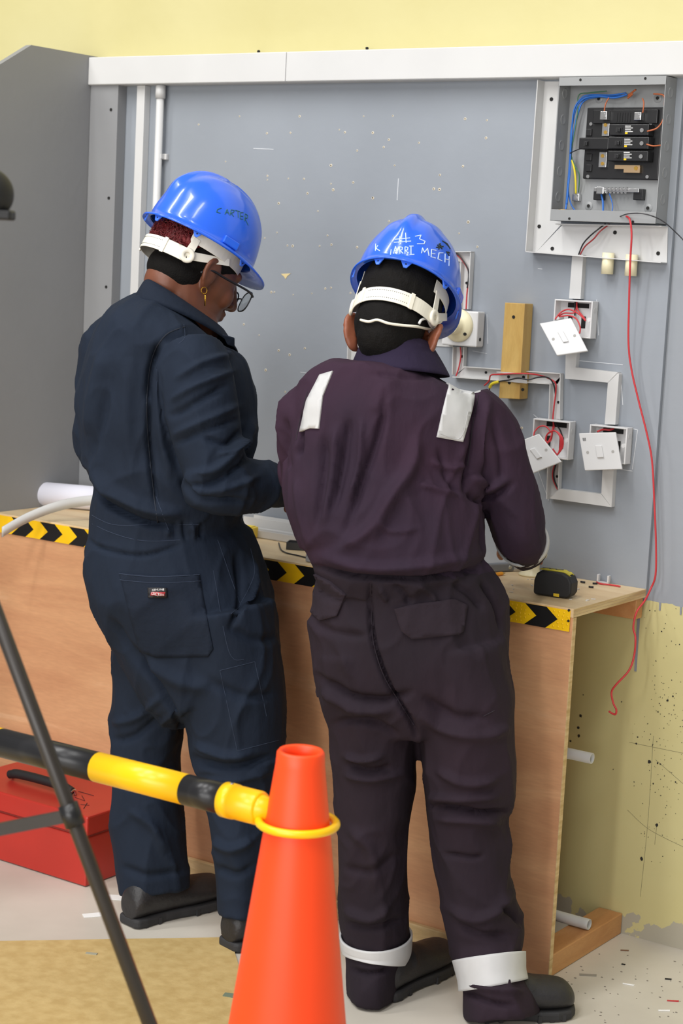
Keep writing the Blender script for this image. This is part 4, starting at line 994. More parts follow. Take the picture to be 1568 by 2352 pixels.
# short dark fade at the nape, red curls above
Hb = Blob(); L1 = lambda x, y, z: hd1+(R1*x+F1*y+U1*z)*.98
Hb.ell(L1(0, -.014, .036), fr1, (.0765, .096, .090), 28, 18); Hb.ell(L1(0, -.036, -.030), fr1, (.064, .066, .050), 24, 16)
Hb.skin('hair', M_hair, p1, .0035, 3, lambda me: None)
rc = MB(); random.seed(3)
Rb = Blob(); Rb.ell(L1(.0, -.084, .026), fr1, (.066, .030, .026), 20, 14); Rb.ell(L1(.03, -.066, .026), fr1, (.047, .032, .024), 20, 14)
rh_ = Rb.skin('red_hair', M_hairr, p1, .003, 2, folds([], .006, 9, 45))
for i in range(240):
    a = random.uniform(math.pi*.85, math.pi*2.1); x, y = .062*math.cos(a), -.078+.034*math.sin(a); z = random.uniform(.008, .050); p = L1(x, y, z); path = [p]
    d = unit(R1*math.cos(a)+F1*math.sin(a)+U1*random.uniform(-.6, .6)); t = unit(np.cross(d, U1))
    for j in range(1, 7): path.append(p+d*.0035*j*.5+t*.005*math.sin(j*1.3+i)+U1*.005*math.cos(j*1.3+i))
    rc.tube(path, .0007, 4)
pp = L1(.02, -.105, .0); rc.tube(spline([pp, pp-F1*.012-U1*.002, pp-F1*.020+U1*.006, pp-F1*.026+U1*.016], 5), .0006, 4)
tag(rc.build('curls', M_hairr, rh_), kind='stuff')
# ear stud beads and gold drop earring
er = L1(.082, -.002, -.046)
eg = MB().tube([er+(R1*0+F1*math.cos(t)+U1*(math.sin(t)-.6))*.0065 for t in np.linspace(0, 2*math.pi, 17)[:-1]], .0007, 6, closed=True).build('hoop_earring', mat('gold', (214, 166, 62), .25, metal=1), p1)
MB().tube([er-EZ*.011+R1*.002, er-EZ*.016+R1*.003, er-EZ*.034+R1*.003], [.0008, .0017, .0013], 8).build('drop_bar', MATS['gold'], eg)
# eyeglasses
gl = thing('eyeglasses', 'dark rimmed eyeglasses on the person in navy', 'glasses', L1(0, .09, -.01))
M_gl = mat('dark_frame', (30, 30, 34), .35); M_lens = mat('clear_lens', (235, 240, 242), .05, trans=1.0)
for sx in (-1, 1):
    c = L1(sx*.036, .116, -.014); n_ = unit(F1+R1*sx*.18); t_ = unit(np.cross(U1, n_))
    rim = [c+t_*.027*np.sign(math.cos(a))*abs(math.cos(a))**.7+U1*.022*np.sign(math.sin(a))*abs(math.sin(a))**.8 for a in np.linspace(0, 2*math.pi, 33)[:-1]]
    MB().tube(rim, .0016, 6, closed=True).build('rim', M_gl, gl)
    MB().prism(rim, n_*.0014).build('lens', M_lens, gl)
    MB().tube(spline([L1(sx*.064, .113, -.002), L1(sx*.076, .09, .0), L1(sx*.079, .03, -.004), L1(sx*.080, -.006, -.006), L1(sx*.080, -.026, -.022)], 5), .0024, 8).build('temple', M_gl, gl)
MB().tube(spline([L1(-.010, .119, -.008), L1(0, .122, -.005), L1(.010, .119, -.008)], 4), .0016, 6).build('bridge', M_gl, gl)
hh1 = hard_hat('blue hard hat lettered in faded green, on the person in navy', hc1, fr1, .101, .121, .128)
finish_suspension(*hh1, fr1, napez=-.056, nrx=.081, nry=.100, napey=-.008, ang=24)
shoe(p1, onZ(292, 2128), onZ(292, 2128)+np.array([.05, .27, 0]), atH(352, 2020, 3.73), w=.046, L=.262)
shoe(p1, onZ(520, 2182), onZ(520, 2182)+np.array([.07, .27, 0]), atH(548, 2075, 3.60), w=.046, L=.262)
hv1 = None

# ================================================================== worker in plum (right)
M_plum = mat('plum_twill', (57, 37, 53), .85, col2=(44, 33, 47), scale=3.0, bump=.35, bscale=30, bstretch=(1, 1, .55), spec=.2)
M_plum2 = mat('plum_twill_flap', (43, 35, 43), .85, bump=.3, bscale=40, spec=.2)
M_plus = mat('plum_seam', (34, 24, 36), .8)
M_refl = mat('silver_reflective_tape', (196, 197, 198), .5, vary=.04, scale=30)
h = 3.36
p2 = thing('person', 'person in dark purple coverall with silver strips, seen from behind', 'person', onZ(960, 2330))
torso2 = edge_rows([(842,866,968,3.42,.045),(864,806,1020,3.415,.080),(886,738,1080,3.41,.106),(912,690,1112,3.40,.120),(950,668,1120,3.39,.128),(1010,662,1112,3.385,.130),(1070,656,1108,3.38,.130),(1130,650,1112,3.37,.130),(1190,682,1117,3.36,.132),(1235,702,1118,3.355,.136),(1270,704,1114,3.352,.140),(1294,718,1104,3.352,.138),(1308,728,1096,3.355,.128)], h, .12)
hips2 = edge_rows([(1285,738,1086,3.36,.108),(1308,726,1098,3.36,.112),(1340,714,1126,3.36,.124),(1390,708,1158,3.36,.134),(1440,708,1166,3.36,.138),(1500,713,1169,3.355,.136),(1570,728,1175,3.35,.126),(1630,750,1178,3.35,.11),(1670,765,1170,3.35,.09)], h, .13)
legL2 = edge_rows([(1480,712,950,3.36,.12),(1560,726,960,3.36,.115),(1620,748,962,3.36,.108),(1690,759,958,3.36,.10),(1760,765,955,3.36,.095),(1830,770,950,3.36,.092),(1900,775,940,3.36,.088),(1980,776,938,3.36,.086),(2060,779,940,3.365,.084),(2130,783,942,3.37,.084),(2180,788,940,3.37,.084),(2225,793,922,3.36,.086),(2265,794,914,3.35,.088),(2296,797,902,3.345,.084)], h, .1)
legR2 = edge_rows([(1480,900,1168,3.35,.125),(1560,920,1174,3.345,.12),(1620,945,1181,3.34,.115),(1700,962,1177,3.33,.105),(1770,968,1178,3.33,.10),(1840,978,1178,3.33,.096),(1880,984,1162,3.33,.093),(1950,993,1174,3.33,.090),(2030,1010,1178,3.33,.088),(2100,1019,1195,3.33,.088),(2150,1029,1204,3.33,.088),(2200,1044,1202,3.31,.088),(2250,1057,1204,3.295,.092),(2300,1057,1226,3.28,.098),(2336,1058,1236,3.27,.096)], h, .1)
B = Blob().loft(view_limb(torso2)).loft(view_limb(hips2)).loft(view_limb(legL2)).loft(view_limb(legR2))
B.loft(view_limb([(1075,912,3.40,48,.055),(1092,950,3.40,66,.064),(1118,1010,3.40,72,.066),(1146,1080,3.40,72,.064),(1172,1150,3.405,68,.060),(1188,1205,3.415,64,.056),(1192,1240,3.43,58,.05),(1192,1262,3.44,46,.04)]))
eR2, wR2 = atH(1194, 1236, 3.44), atH(1214, 1258, 3.60)
B.bone([(eR2, .050), (.5*(eR2+wR2), .047), (wR2, .040)], 5)
sL2, eL2, wL2 = atH(698, 935, 3.41), atH(694, 1090, 3.50), atH(830, 1185, 3.60)
B.loft(view_limb([(708,905,3.40,34,.05),(694,945,3.41,52,.062),(688,1000,3.425,50,.062),(690,1055,3.445,48,.058),(700,1100,3.47,46,.054)]))
B.bone([(eL2, .048), (.5*(eL2+wL2), .046), (wL2, .038)], 5)
creases2 = [
 ([(1100,905),(1088,980),(1075,1080),(1070,1130)], 8, -.008), ([(1120,920),(1105,1000),(1095,1090)], 14, .004), ([(1078,1130),(1110,1150),(1180,1110)], 10, -.007), ([(1075,1090),(1120,1120),(1160,1105)], 12, .006),
 ([(1130,960),(1150,1050),(1150,1110)], 12, -.004), ([(1110,1150),(1112,1210),(1112,1270)], 12, -.006),
 ([(885,925),(870,1000),(835,1100),(790,1230)], 12, -.006), ([(960,1000),(940,1080),(900,1140),(850,1220),(760,1275)], 22, .008), ([(800,960),(790,1050),(760,1180)], 16, -.006), ([(745,1000),(740,1100),(725,1220)], 12, -.005), ([(770,980),(765,1080),(745,1200)], 12, .005),
 ([(830,960),(825,1060),(800,1150)], 10, .005), ([(1010,1030),(1030,1100),(1060,1140)], 10, -.004), ([(960,1110),(1010,1125),(1060,1140)], 9, .004), ([(990,1060),(1030,1075),(1070,1070)], 9, .004),
 ([(740,1280),(850,1305),(960,1300),(1080,1280)], 16, .007), ([(722,1300),(800,1322),(900,1330),(1000,1328),(1095,1308)], 7, -.012), ([(690,950),(690,1010),(684,1050)], 8, -.008), ([(650,960),(655,1040),(660,1080)], 12, -.006), ([(850,860),(920,866),(1000,862)], 9, -.003),
 ([(680,1100),(690,1180),(715,1250)], 10, .004), ([(870,1200),(900,1220),(960,1215)], 9, .003), ([(880,880),(860,950)], 16, .003),
 ([(850,1340),(852,1440),(870,1520),(900,1590),(940,1650),(957,1690)], 7, -.010), ([(730,1550),(800,1595),(880,1610),(945,1590)], 12, -.008), ([(740,1580),(810,1625),(900,1635)], 14, .006), ([(770,1660),(840,1655),(920,1690)], 11, -.006), ([(790,1735),(830,1745),(880,1735)], 9, .006), ([(790,1755),(850,1770),(900,1760)], 9, -.006), ([(790,1780),(850,1790),(930,1775)], 10, .005),
 ([(960,1640),(1030,1680),(1110,1690),(1165,1670)], 16, .006), ([(970,1600),(1040,1645),(1120,1650)], 16, -.005), ([(1000,1770),(1070,1800),(1140,1790)], 13, .005), ([(985,1850),(1060,1860),(1110,1868),(1175,1860)], 7, -.010), ([(985,1830),(1060,1835),(1150,1830)], 12, .006), ([(1000,1880),(1080,1885),(1150,1885)], 12, .006), ([(1020,1960),(1080,1970),(1110,1965)], 7, -.005),
 ([(1030,2080),(1090,2110),(1140,2090),(1180,2040)], 14, .006), ([(1050,2120),(1100,2145),(1170,2150)], 12, -.006), ([(1140,2080),(1180,2100),(1200,2130)], 9, -.006), ([(790,2090),(850,2110),(890,2080)], 12, .006), ([(790,2120),(850,2130),(930,2110)], 10, -.005), ([(790,1990),(850,2000),(920,1960)], 14, -.004), ([(800,1900),(850,1950),(860,2050)], 16, .004),
 ([(1060,2275),(1120,2300),(1180,2310)], 9, -.006), ([(1070,2260),(1140,2275),(1200,2280)], 9, .005), ([(800,2225),(850,2235),(900,2225)], 8, -.006), ([(720,1345),(760,1370),(800,1372)], 8, -.004), ([(900,1345),(930,1365),(940,1390)], 9, -.004), ([(960,1340),(990,1365),(1000,1385)], 9, .004), ([(1040,1340),(1080,1365),(1110,1400)], 10, -.005), ([(870,1350),(890,1380)], 8, .004), ([(1105,1335),(1140,1390),(1152,1450)], 8, -.008), ([(720,1430),(780,1455),(845,1460)], 12, -.003)]
cv2 = B.skin('coverall', M_plum, p2, .0050, 4, folds(creases2, .0028, 8.7, ridge=.0066))
bv2 = bvh_of(cv2)
# trousers greyer than the faded purple blouson, also darkened for top-to-bottom shading
cv2.data.materials.append(mat('plum_trouser_twill_shaded', (46, 35, 45), .85, col2=(37, 30, 38), scale=3.0, bump=.35, bscale=30, bstretch=(1, 1, .55), spec=.2))
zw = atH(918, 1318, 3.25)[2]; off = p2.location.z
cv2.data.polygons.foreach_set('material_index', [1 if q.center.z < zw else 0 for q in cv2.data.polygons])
patch(bv2, [(735,862),(765,853),(742,910),(733,985),(713,984),(688,992),(705,920)], 'reflective_strip', M_refl, cv2, .0030, href=h)
patch(bv2, [(1036,860),(1068,870),(1096,884),(1080,950),(1062,1015),(1002,1004),(1016,940)], 'reflective_strip', M_refl, cv2, .0030, href=h)
seam(bv2, [(1009,996),(1055,1006),(1072,946)], 'stitching', mat('tape_thread', (180, 180, 180), .7), cv2, .0006, .0032)
patch(bv2, [(724,1318),(760,1336),(796,1367),(790,1382),(776,1415),(738,1426),(712,1404),(704,1392),(712,1345)], 'pocket_flap', M_plum2, cv2, .005, href=h)
patch(bv2, [(905,1398),(960,1386),(1040,1376),(1072,1390),(1062,1450),(1050,1458),(945,1468),(922,1450)], 'pocket_flap', M_plum2, cv2, .005, href=h)
for pl in ([(852,1330),(853,1420),(858,1480),(880,1550),(915,1610),(950,1665)],[(1008,870),(1020,940),(1000,1000)] ,[(1100,900),(1085,980),(1073,1070)],[(706,900),(690,960),(680,1010)],[(1110,1645),(1135,1632)],[(724,1318),(700,1345),(708,1400)]):
    seam(bv2, pl, 'seam', M_plus, cv2, .0011, .0002)
P = [atH(733,1555,3.36), atH(742,1572,3.36), atH(738,1598,3.36), atH(728,1604,3.36), atH(724,1590,3.36)]
MB().prism(P, WH*.05).build('cargo_pocket_flap', M_plum2, cv2, bevel=.003)
# reflective bands round the trouser legs and the sleeve
def leg_band(rows, v0, v1, name, grow=1.06):
    R_ = np.array([list(q) for q in rows]); 
    vs = [v0-4, v0, (v0*2+v1)/3, (v0+2*v1)/3, v1, v1+4]; out = []
    for i, v in enumerate(vs):
        q = [np.interp(v, R_[:, 1], R_[:, j]) for j in range(5)]; g = grow; q[3] = q[3]*g+1.5; q[4] = q[4]*g+.002; out.append(tuple(q))
    secs = view_limb(out); V, Fc = rings_mesh(secs[1:5], 48, 3, cap=False)
    o = MB().add(V, Fc, True).build(name, M_refl, cv2); s_ = o.modifiers.new('t', 'SOLIDIFY'); s_.thickness = .004; s_.offset = -1
    return o
leg_band(legL2, 2146, 2203, 'reflective_band'); leg_band(legR2, 2196, 2262, 'reflective_band')
dfa = unit(wR2-eR2); cb = eR2+dfa*.052
MB().lathe(cb, dfa, [(.0475, -.026), (.0515, -.026), (.0505, .022), (.0470, .022), (.0475, -.026)], 36).build('reflective_band', M_refl, cv2)
e2c = -WH*1.0+EZ*.12
clp = ring_collar(mat('plum_collar_twill', (40, 32, 54), .85, bump=.3, bscale=40, spec=.2), cv2, [ring_px((806,846,3.42),(1030,866,3.42),e2c*.112), ring_px((808,840,3.42),(1028,860,3.42),e2c*.113), ring_px((822,806,3.425),(1014,834,3.425),e2c*.100), ring_px((836,772,3.43),(996,804,3.43),e2c*.088), ring_px((844,760,3.43),(988,792,3.43),e2c*.080),
    ring_px((854,764,3.43),(980,796,3.43),e2c*.070), ring_px((856,820,3.43),(978,846,3.43),e2c*.066)])
for pl in ([(822,838),(880,835),(950,842),(1014,850)], [(880,822),(930,812),(985,835)]): seam(bvh_of(clp), pl, 'seam', M_plus, cv2, .0010, .0002)

fr2 = frame(math.radians(17), math.radians(30), math.radians(-4)); hc2 = atH(934, 666, 3.47)
R2, F2, U2 = fr2; hd2 = hc2-U2*.060-F2*.004
Bd = Blob(); head(Bd, hd2, fr2, .96); ear(Bd, hd2-U2*.030+F2*.004, fr2, 1, 1.0, .30); ear(Bd, hd2-U2*.030+F2*.004, fr2, -1, 1.0, .30)
nk = atH(918, 850, 3.425); Bd.bone([(hd2-U2*.03-F2*.022, .055), (.5*(hd2-U2*.06-F2*.015)+.5*nk, .051), (nk, .052)], 5, 20)
for L_ in (torso2, hips2, legL2, legR2): Bd.loft(view_limb(L_[3:] if L_ is torso2 else L_ if L_ is hips2 else L_[:-2], .60))
Bd.bone([(atH(1060, 965, 3.41), .036), (atH(1140, 1090, 3.41), .036), (eR2, .036), (wR2, .026)], 5); Bd.bone([(sL2, .036), (eL2, .036), (wL2, .026)], 5)
hand(Bd, wR2+dfa*.010, atH(1216, 1240, 3.75)-wR2, -EZ, -RH, .86, .3); hand(Bd, wL2+unit(wL2-eL2)*.015, RH*.8+WH*.3-EZ*.25, -EZ, WH, .92, .6)
body2 = Bd.skin('body', M_skin2, p2, .0040, 4)
for sx in (-1, 1):
    q = hd2+(R2*sx*.031+F2*.069-U2*.003)*.96; ey = MB().ell(q, (R2, F2, U2), (.0115,)*3, 14, 10).build('eye', M_eye, body2); MB().ell(q+F2*.0085, (R2, F2, U2), (.0055, .004, .0055), 10, 8).build('iris', M_iris, ey)
Hb = Blob(); L2 = lambda x, y, z: hd2+(R2*x+F2*y+U2*z)*.96
Hb.ell(L2(0, -.014, .036), fr2, (.0785, .098, .090), 28, 18); Hb.ell(L2(0, -.036, -.040), fr2, (.067, .068, .062), 24, 16)
Hb.ell(L2(0, -.040, -.070), fr2, (.052, .060, .054), 24, 16)
hr2 = Hb.skin('hair', M_hair, p2, .0035, 3, folds([], .0012, 2, 60))
hh2 = hard_hat('blue hard hat chalked #3, on the person in purple', hc2, fr2, .099, .120, .128)
finish_suspension(*hh2, fr2, napez=-.072, nrx=.081, nry=.097, napey=-.012, ang=16, up=-.020)
# white elastic tied behind the head
bh2 = bvh_of(hr2)
st = thing('elastic_strap', 'white elastic strap across the back of the purple-clad head', 'strap', hc2-U2*.09)
def on2(u, v, off=.006):
    l, n = hit(bh2, u, v)
    if l is None:
        ll, nn, i, t = bh2.find_nearest(Vector(atH(u, v, 3.42))); l, n = np.array(ll), np.array(nn)
    return l+n*off
MB().tube(spline([on2(u, v) for u, v in [(834,735),(850,742),(868,738),(890,745),(920,747),(950,750),(980,752),(998,748)]], 6), .0026, 8).build('band', M_susp, st)
MB().tube(spline([on2(u, v, .006) for u, v in [(956,744),(962,736),(974,734),(984,744),(994,750)]], 6), .0026, 8).build('loop', M_white2, st)
MB().cyl(on2(988, 752, .002), on2(1006, 732, .004), .0062, n=14).build('toggle', M_susp, st)

# ------------------------------------------------------------------ lettering on the hats (strokes laid on the shell)
def strokes(hh, lines, m, r, name):
    sh = [c for c in hh.children if c.name.startswith('shell')][0]; bv = bvh_of(sh)
    for pl in lines:
        pts = []
        for i in range(len(pl)-1):
            for j in range(7):
                a = np.array(pl[i], float)+(np.array(pl[i+1], float)-np.array(pl[i], float))*j/6; l, n = hit(bv, *a)
                if l is not None: pts.append(l+n*.0002)
        if len(pts) > 1: MB().tube(pts, r, 6).build(name, m, sh)
def g2(*p): return [(760+a*.2296, 480+b*.2296) for a, b in p]
chalk = mat('white_chalk', (196, 216, 250), .9)
strokes(hh2[0], [g2((690,275),(680,345)), g2((745,240),(752,340)), g2((640,305),(790,290)), g2((630,335),(800,322)), g2((840,275),(900,262),(885,300),(940,325),(930,350),(860,350)),
  g2((448,350),(445,420)), g2((470,365),(450,395),(490,420)), g2((595,460),(602,405)), g2((625,450),(645,375),(665,445)), g2((632,420),(662,415)), g2((690,450),(685,380),(715,385),(712,410),(690,415),(722,448)),
  g2((740,450),(740,380),(770,385),(765,412),(742,415),(775,445)), g2((800,375),(800,455)), g2((780,372),(825,372)), g2((785,458),(832,455)),
  g2((905,445),(915,390),(935,435),(965,395),(980,470)), g2((1050,415),(1005,405),(1000,480),(1045,492)), g2((1003,445),(1040,450)), g2((1120,440),(1080,440),(1068,500),(1110,520)), g2((1140,450),(1138,535)), g2((1180,465),(1178,570)), g2((1140,500),(1180,510))], chalk, .0010, 'chalk_stroke')
ink = mat('dark_ink', (30, 44, 40), .7)
strokes(hh2[0], [g2((1060,360),(1110,400)), g2((1090,345),(1075,405)), g2((1050,385),(1120,375)), g2((1110,320),(1160,350),(1190,400)), g2((1130,330),(1170,370)), g2((1150,425),(1180,470)), g2((1165,430),(1185,440)), g2((1075,350),(1100,370))], ink, .0014, 'ink_scrawl')
def g1(*p): return [(280+a*.2551, 380+b*.2551) for a, b in p]
green = mat('green_marker', (24, 92, 110), .6)
strokes(hh1[0], [g1((895,385),(860,395),(850,420),(885,430)), g1((925,440),(945,395),(960,440)), g1((930,425),(958,425)), g1((970,450),(980,400),(1010,405),(1000,425),(978,428),(1005,460)), g1((1020,405),(1060,415)), g1((1040,410),(1045,470)),
  g1((1090,425),(1065,425),(1062,480),(1085,485)), g1((1064,455),(1088,458)), g1((1100,500),(1105,435),(1130,450),(1125,475),(1103,472),(1135,540))], green, .0010, 'marker_stroke')
hs = onZ(848, 2306)+np.array([.01, .03, 0]); shoe(p2, hs, hs+np.array([.0, .28, 0]), atH(856, 2245, 3.37), w=.041, L=.235)
ht = onZ(1312, 2322); hd_ = unit(np.array([.134, .158, 0])); shoe(p2, ht-hd_*.205, ht, atH(1150, 2275, 3.32), w=.048, L=.203)
# ================================================================== foreground
M_cone = mat('orange_cone_pvc', (255, 74, 20), .45, vary=.04, scale=6)
pc = CAM+2.44*ray(691, 1722); zc_ = pc[2]; cxy = np.array([pc[0], pc[1], 0])
cone = thing('traffic_cone', 'bright orange traffic cone in the foreground holding the striped bar', 'traffic cone', cxy)
rt, rb = .0325, .122; hc = zc_
prof = [(rt-.009, hc-.30), (rt-.009, hc-.012), (rt-.008, hc-.002), (rt-.003, hc), (rt, hc-.004), (rt+.001, hc-.02)]
prof += [(rt+.001+(rb-rt)*t, hc-.02-(hc-.055)*t) for t in np.linspace(.04, 1, 14)]+[(rb+.004, .034)]
MB().lathe(cxy, EZ, prof, 64).build('cone_body', M_cone, cone)
MB().prism([cxy+np.array([x*math.cos(.5)-y*math.sin(.5), x*math.sin(.5)+y*math.cos(.5), .001]) for x, y in ((-.18,-.15),(-.15,-.18),(.15,-.18),(.18,-.15),(.18,.15),(.15,.18),(-.15,.18),(-.18,.15))], (0, 0, .034)).build('base', M_cone, cone, bevel=.006)
# striped retractable bar hooked on the cone by a ring
zr = (CAM+2.43*ray(690, 1902))[2]
bar = thing('barrier_bar', 'black and yellow striped barrier bar hooked over the cone', 'barrier bar', (cxy[0]-.3, cxy[1], zr))
M_bary = mat('yellow_bar_plastic', (254, 200, 10), .3); M_barb = mat('black_bar_plastic', (30, 30, 33), .32)
rr = .0525
MB().tube([cxy+EZ*(zr)+rr*(EX*math.cos(a)+EY*math.sin(a)) for a in np.linspace(0, 2*math.pi, 49)[:-1]], .0058, 12, closed=True).build('ring', M_bary, bar)
def onbar(u, v): return onZ(u, v, zr+.012)
P1_, P0_ = onbar(560, 1847), onbar(0, 1705); bd = unit(P0_-P1_); A0 = P1_-bd*.030
def bx_(u, v): return (onbar(u, v)-A0)@bd
tb = [bx_(525, 1838), bx_(424, 1815), bx_(222, 1762)]
MB().tube([A0-bd*.022, A0-bd*.002, A0+bd*.004], [.013, .019, .0215], 28).build('ring_socket', M_bary, bar)
MB().lathe(A0, bd, [(0, .0), (.0215, .0), (.0235, .004), (.0235, tb[0]-.012), (.0245, tb[0]-.012), (.0245, tb[0]+.006), (.0, tb[0]+.006)], 36).build('end_cap', M_bary, bar)
MB().cyl(A0+bd*(tb[0]-.006)+EZ*.0243-EY*.002, A0+bd*(tb[0]-.006)+EZ*.0262-EY*.002, .0025, n=10).build('cap_rivet', M_steel, bar)
q = [tb[0]+.006, tb[1], tb[2], tb[2]+.19, tb[2]+.38, tb[2]+.57, tb[2]+.76]
for i in range(6):
    MB().cyl(A0+bd*q[i], A0+bd*(q[i+1]-.0003), .0218, n=36).build('black_section' if i % 2 == 0 else 'yellow_section', M_barb if i % 2 == 0 else M_bary, bar)

# tripod at the left edge, mostly out of frame
M_tri = mat('tripod_black_aluminium', (46, 41, 37), .4, vary=.06, scale=20)
tA, tB = CAM+2.18*ray(2, 1430), CAM+2.18*ray(345, 2352); td = unit(tB-tA)
foot = tA+td*((.012-tA[2])/td[2]); apex = tA+td*((1.27-tA[2])/td[2])
axis_xy = np.array([apex[0]-.03, apex[1]-.01, 0])
tr = thing('tripod', 'dark camera tripod at left edge, leg slanting across the foreground', 'tripod', axis_xy)
def leg(f, nm='leg'):
    a = apex-axis_xy; a = axis_xy+np.array([0, 0, apex[2]])+.03*unit(np.array([f[0]-axis_xy[0], f[1]-axis_xy[1], 0])); d = f-a; L_ = np.linalg.norm(d); d = d/L_
    o = MB().tube([a, a+d*L_*.80], .0092, 14).build(nm, M_tri, tr)
    MB().tube([a+d*L_*.785, a+d*L_*.815], .0105, 14).build('leg_collar', M_black, o); MB().tube([a+d*L_*.80, f+EZ*.012-d*.01], .0078, 14).build('lower_tube', M_tri, o); MB().ell(f+EZ*.004, np.eye(3), (.013, .013, .015), 14, 10).build('rubber_foot', M_blackm, o)
    return a, d, L_
fx = np.array([foot[0], foot[1], .012]); rel = fx-axis_xy; rel[2] = 0
legs = []
for ang in (0, 2*math.pi/3, -2*math.pi/3):
    c_, s_ = math.cos(ang), math.sin(ang); f = axis_xy+np.array([rel[0]*c_-rel[1]*s_, rel[0]*s_+rel[1]*c_, .012]); legs.append(leg(f))
cl = CAM+2.18*ray(165, 1872); hubz = (CAM+2.25*ray(-120, 1990))[2]
hub = axis_xy+EZ*hubz
for a, d, L_ in legs:
    t_ = (cl[2]-a[2])/d[2]; c_ = a+d*t_
    MB().tube([c_-d*.014, c_+d*.014], .0125, 14).build('brace_clamp', M_black, tr)
    MB().obox((c_+hub)/2, (unit(hub-c_), unit(np.cross(unit(hub-c_), d)), unit(np.cross(unit(hub-c_), np.cross(unit(hub-c_), d)))), (np.linalg.norm(hub-c_)/2, .0045, .0075)).build('brace', M_tri, tr)
MB().cyl(hub-EZ*.02, axis_xy+EZ*1.40, .011).build('centre_column', M_tri, tr)
MB().cyl(hub-EZ*.02, hub+EZ*.02, .02).build('brace_hub', M_black, tr)
MB().cyl(axis_xy+EZ*1.22, axis_xy+EZ*1.29, .034, .026).build('leg_crown', M_black, tr)
MB().cyl(axis_xy+EZ*1.385, axis_xy+EZ*1.425, .024).obox(axis_xy+EZ*1.432, (EX, EY, EZ), (.03, .03, .008)).build('pan_head', M_black, tr, bevel=.003)
# camera on the tripod: only its rounded edge enters the frame
cc_ = CAM+2.15*ray(-34, 445); cd = unit(np.array([RH[0], RH[1], 0]))
vc = thing('video_camera', 'black rounded camera just entering the left edge of frame', 'camera', axis_xy+EZ*1.44)
MB().ell(cc_, (RH, WH, EZ), (.034, .034, .032), 28, 18).build('lens_housing', M_blackm, vc)
bc = .5*cc_+.5*(axis_xy+EZ*(cc_[2])); bc[2] = cc_[2]-.002
MB().obox(bc-RH*.02, (RH, WH, EZ), (abs((cc_-bc)@RH)+.02, .035, .03)).build('camera_body', M_black, vc, bevel=.008)
MB().obox(CAM+2.15*ray(-10, 493), (RH, WH, EZ), (.021, .018, .006)).build('eyecup', M_blackm, vc, bevel=.003)

# ================================================================== red toolbox
M_tool = mat('red_enamel', (182, 48, 38), .35, vary=.05, scale=10); M_tools = mat('toolbox_seam', (120, 28, 22), .5)
c1 = onZ(196, 2040); c2 = onZ(264, 1985); hz_ = .163
tx1 = c1[0]; ty0 = c1[1]; ty1 = -BD-.018; tx0 = tx1-.42
tbx = thing('toolbox', 'red metal toolbox with black carry handle on the floor by bench', 'toolbox', ((tx0+tx1)/2, (ty0+ty1)/2, 0))
MB().box((tx0, ty0+.002, .002), (tx1-.002, ty1, hz_*.70)).build('tray', M_tool, tbx, bevel=.003)
MB().box((tx0, ty0, hz_*.705), (tx1, ty1, hz_)).build('lid', M_tool, tbx, bevel=.004)
MB().box((tx0, ty0-.0008, hz_*.712), (tx1+.0008, ty1, hz_*.735)).build('lid_rim', M_tools, tbx)
hA, hB = onZ(22, 1790, hz_), onZ(165, 1830, hz_); hA[2] = hB[2] = hz_; 
hdl = MB().tube(spline([hA+EZ*.012, hA+EZ*.018+(hB-hA)*.12, hA+EZ*.020+(hB-hA)*.35, hA+EZ*.020+(hB-hA)*.65, hA+EZ*.018+(hB-hA)*.88, hB+EZ*.012], 6), [.010]*4+[.011]*20+[.010]*7, 14).build('handle', M_blackm, tbx)
for q_ in (hA, hB): MB().tube(spline([q_+EY*.012+EZ*.001, q_+EY*.008+EZ*.014, q_+EZ*.014, q_-EY*.004+EZ*.012], 4), .0035, 8).build('handle_loop', M_steel, hdl)
for pl in ([(180,1818),(215,1828)],[(172,1832),(195,1840),(188,1828)],[(185,1848),(205,1850)],[(192,1858),(200,1845)]):
    MB().tube([np.append(onZ(u, v, hz_)[:2], hz_+.0003) for u, v in pl], .0009, 5).build('marker_scrawl', M_hole, tbx)

# ================================================================== things on the bench top
def onB(u, v, z=0.0): return onZ(u, v, H+z)
# tape measure
tm = thing('tape_measure', 'black tape measure with yellow markings on the bench corner', 'tape measure', onB(1262, 1366))
e0 = unit(onB(1310, 1364)-onB(1222, 1352)); e0[2] = 0; e0 = unit(e0); e9 = np.cross(EZ, e0); base = onB(1266, 1372)
prof = [(-.041, .004), (-.041, .030), (-.036, .044), (-.026, .0505), (.020, .0505), (.034, .044), (.041, .032), (.041, .012), (.036, .004), (.030, .0015), (-.036, .0015)]
MB().prism([base+e0*x*.98+EZ*z*1.02 for x, z in prof], e9*.040).build('case', M_blackm, tm, bevel=.004, seg=3)
prof2 = [(-.036, .0505), (-.026, .0525), (.018, .0525), (.032, .046), (.028, .049), (-.03, .050)]
MB().prism([base+e9*.010+e0*x*.98+EZ*(z*1.02+.0006) for x, z in prof2], e9*.020).build('yellow_top', mat('yellow_shell', (205, 190, 60), .5), tm, bevel=.0005)
MB().obox(base+e0*.010+EZ*.006-e9*.0004, (e0, e9, EZ), (.006, .0006, .003)).build('yellow_tab', mat('tab_yellow', (225, 190, 40), .5), tm)
for i, x in enumerate((-.022, -.008, .006)): MB().obox(base+e9*.020+e0*x+EZ*.0545, (unit(e0+e9*.5), unit(e9-e0*.5), EZ), (.008, .0022, .0004)).build('label_mark', M_black, tm)
